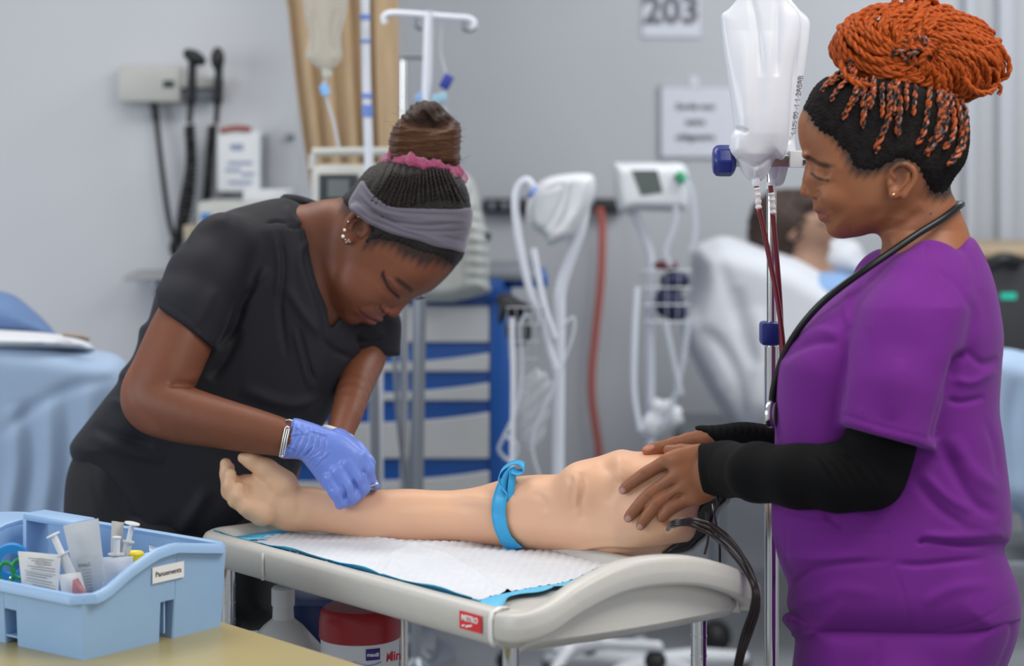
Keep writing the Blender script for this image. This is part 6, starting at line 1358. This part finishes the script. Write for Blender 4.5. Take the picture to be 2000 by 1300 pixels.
t_ = card('needle_packet', 'small clear packet with red and blue print at the caddy front', 'packet', [(140, 1168), (176, 1166), (152, 1128), (142, 1132)], 3.38, mat('red_clear', (.62, .25, .25), .2, alpha=.8), bulge=.002)
card('dressing_packet', 'white soft dressing packet in the middle of the caddy', 'packet', [(199, 1152), (258, 1128), (260, 1086), (198, 1088)], 3.46, mat('dressing_white', (.74, .77, .82), .5, bump=.2, bscale=40), bulge=.006)
card('swab_packet', 'narrow upright beige swab packet standing behind the dressing', 'packet', [(216, 1086), (237, 1086), (242, 1020), (218, 1017)], 3.50, mat('beige_pack', (.56, .53, .48), .6), bulge=.003)
card('cannula_packet', 'crumpled clear packet lying at the right end of the caddy', 'packet', [(298, 1104), (362, 1104), (355, 1082), (290, 1064)], 3.55, M_clr, bulge=.006, back=.05)
card('cannula_packet', 'second crumpled clear packet lower in the right end of the caddy', 'packet', [(270, 1112), (340, 1112), (330, 1090), (285, 1078)], 3.50, M_clr, bulge=.008, back=.04)
def syringe(name, label, a, c, D, r_, flange):
    t = thing(name, label, 'syringe', P(a[0], a[1], D)); A, B_ = P(a[0], a[1], D), P(c[0], c[1], D); d = (B_-A)
    MB().tube([A, A+d*.66], r_, 14).build('barrel', M_mil, t); MB().tube([A+d*.5, B_], r_*.62, 10).build('plunger', mat('plunger_white', (.74, .76, .78), .35), t)
    MB().tube([B_, B_+d.normalized()*.0018], r_*flange, 14).build('thumb_rest', MATS['plunger_white'], t)
    MB().tube([A+d*.64, A+d*.66], r_*1.5, 14).build('flange', M_mil, t)
    return t
syringe('syringe', 'syringe with white thumb rest standing upright near the swab packet', (238, 1120), (258, 1023), 3.49, .0065, 1.9)
syringe('syringe', 'clear syringe tube in front of the upright beige swab packet', (226, 1140), (228, 1050), 3.47, .009, .8)
syringe('syringe', 'wrapped syringe tilted to the left against the tall clear packet', (152, 1150), (104, 1045), 3.41, .0085, 1.3)
yc = thing('specimen_pot', 'specimen pot with yellow lid in the right half of the caddy', 'pot', P(262, 1120, 3.50))
MB().lathe([(.012, 0), (.013, .03), (.0125, .034)], P(262, 1136, 3.50), 20).build('pot', M_clr, yc)
MB().lathe([(.0125, .034), (.0150, .034), (.0155, .046), (.014, .048), (.010, .046)], P(262, 1136, 3.50), 24).build('lid', mat('lid_yellow', (.85, .66, .02), .35), yc)
sc2 = thing('scissors', 'green handled scissors lying in the left end of the caddy', 'scissors', P(20, 1120, 3.45))
M_gr = mat('handle_green', (.01, .28, .08), .35)
for c_, r_ in (((38, 1110), 18), ((12, 1118), 20)):
    MB().tube([P(c_[0]+r_*.75*math.cos(2*PI*i/18), c_[1]+r_*math.sin(2*PI*i/18), 3.45) for i in range(19)], .0035, 8).build('finger_loop', M_gr, sc2)
MB().tube(PP([(22, 1128, 3.45), (12, 1150, 3.46), (-10, 1160, 3.47)], 3), .003, 8).build('blade', M_chr, sc2)
for (nm, lab, u, v, r_, m_) in (('tape_roll', 'bright blue tape roll behind the gauze packet in the caddy', 22, 1098, .030, mat('tape_blue', (.02, .25, .62), .4)),):
    t = thing(nm, lab, 'tape', P(u, v, 3.52)); Mx = frame(P(u, v, 3.50), (1, .2, 0), (0, 0, 1))
    MB().lathe([(r_*.55, -.01), (r_, -.01), (r_, .01), (r_*.55, .01), (r_*.55, -.01)], M=Mx, n=28, cap=False).build('roll', m_, t)
bp = thing('wipes_box', 'rounded pale blue plastic tub beyond the caddy at the table edge', 'tub', P(20, 1120, 3.66))
MB().lathe([(.06, 0), (.075, .005), (.085, .10), (.082, .125), (.07, .135), (.0, .137)], Vector((P(8, 1100, 3.70).x, 3.70, TZ)), 32).build('tub', M_cad, bp)
# small glass and foil bits filling the right bay
random.seed(3)
for k in range(8):
    a, c = random.uniform(.19, .265), random.uniform(.03, .2); p = CK(a, c, .07+random.uniform(0, .03)); L = random.uniform(.02, .035); an = random.uniform(0, PI); d = Vector((math.cos(an), math.sin(an), random.uniform(-.3, .5)))*L
    o = MB().tube([p-d*.5, p+d*.5], random.uniform(.003, .006), 8).build('vial', M_clr if k % 3 else M_mil); o.location = (0, 0, 0)
    tag(o, 'small clear vial lying loose in the caddy bay behind the label', 'vial', 'loose vials in the caddy')

# ---------------------------------------------------------------- things on the cart's lower shelf
SZ = .52
bk_ = thing('wipes_bucket', 'white tub with deep red lid on the lower shelf of the trolley', 'bucket', Vector((P(703, 1240, 3.72).x, 3.72, SZ)))
cx = P(703, 1240, 3.72).x; zz = P(0, 1243, 3.72).z; rB = px(77, 3.72)
MB().lathe([(rB*.9, SZ), (rB*.94, SZ+.01), (rB, zz)], (cx, 3.72, 0), 40).build('tub', mat('tub_white', (.70, .72, .76), .35), bk_)
MB().lathe([(rB*1.0, zz), (rB*1.04, zz+.002), (rB*1.04, zz+.03), (rB*1.0, zz+.045), (rB*.9, zz+.052), (0, zz+.052)], (cx, 3.72, 0), 40).build('lid', mat('lid_red', (.33, .008, .014), .35), bk_)
rf = lambda u, v: Vector((P(u, v, 3.72-rB*.97).x, 3.72-math.sqrt(max(1e-6, (rB*1.003)**2-(P(u, v, 3.72-rB).x-cx)**2))-.001, P(u, v, 3.72-rB).z))
rows = [[rf(715+i*3.8, v) for i in range(8)] for v in (1268, 1290)]
lbp = MB().strip(rows).build('label', mat('label_navy', (.05, .035, .25), .5), bk_, solid=.0005)
text('lettering', 'maxill', M_ink, frame(rf(728.5, 1279)-Vector((0, .002, 0)), (1, .12, 0), (0, 0, 1)), .0085, lbp, bold=.0002)
text('lettering', 'Min', mat('label_red', (.6, .03, .06), .5), frame(rf(766, 1290)-Vector((.0, .003, 0)), (.75, .6, 0), (0, 0, 1)), .022, bk_, bold=.0004)
MB().tube([rf(u, 1292+8*math.sin((u-690)*.05)) for u in range(690, 750, 6)], .0008, 5).build('printed_swoosh', mat('swoosh_blue', (.2, .3, .6), .5), bk_)
jg = thing('pump_jug', 'white plastic jug with a wide neck on the lower shelf of the trolley', 'jug', Vector((P(555, 1250, 3.80).x, 3.80, SZ)))
jx = P(553, 1250, 3.80).x; zj = P(0, 1182, 3.80).z
MB().lathe([(.06, SZ), (.075, SZ+.01), (.075, zj-.09), (.070, zj-.075), (.035, zj-.035), (.019, zj-.022), (.018, zj)], (jx, 3.80, 0), 32).build('jug_body', mat('jug_white', (.62, .63, .63), .35), jg)
MB().lathe([(.0195, zj), (.0205, zj+.003), (.0205, zj+.03), (.016, zj+.034)], (jx, 3.80, 0), 28).build('cap', MATS['jug_white'], jg)
gb = thing('sharps_box', 'dark blue plastic box behind the red lidded tub on the lower shelf', 'box', Vector((P(600, 1250, 3.95).x, 3.95, SZ)))
MB().box((P(575, 0, 3.92).x, 3.88, SZ), (P(650, 0, 3.92).x, 4.0, P(0, 1165, 3.92).z), bev=.008).build('box_body', mat('box_navy', (.03, .06, .20), .4), gb)
MB().box((P(570, 0, 3.92).x, 3.87, P(0, 1172, 3.92).z), (P(655, 0, 3.92).x, 4.01, P(0, 1160, 3.92).z), bev=.003).build('lid', mat('box_lid', (.08, .13, .32), .4), gb)
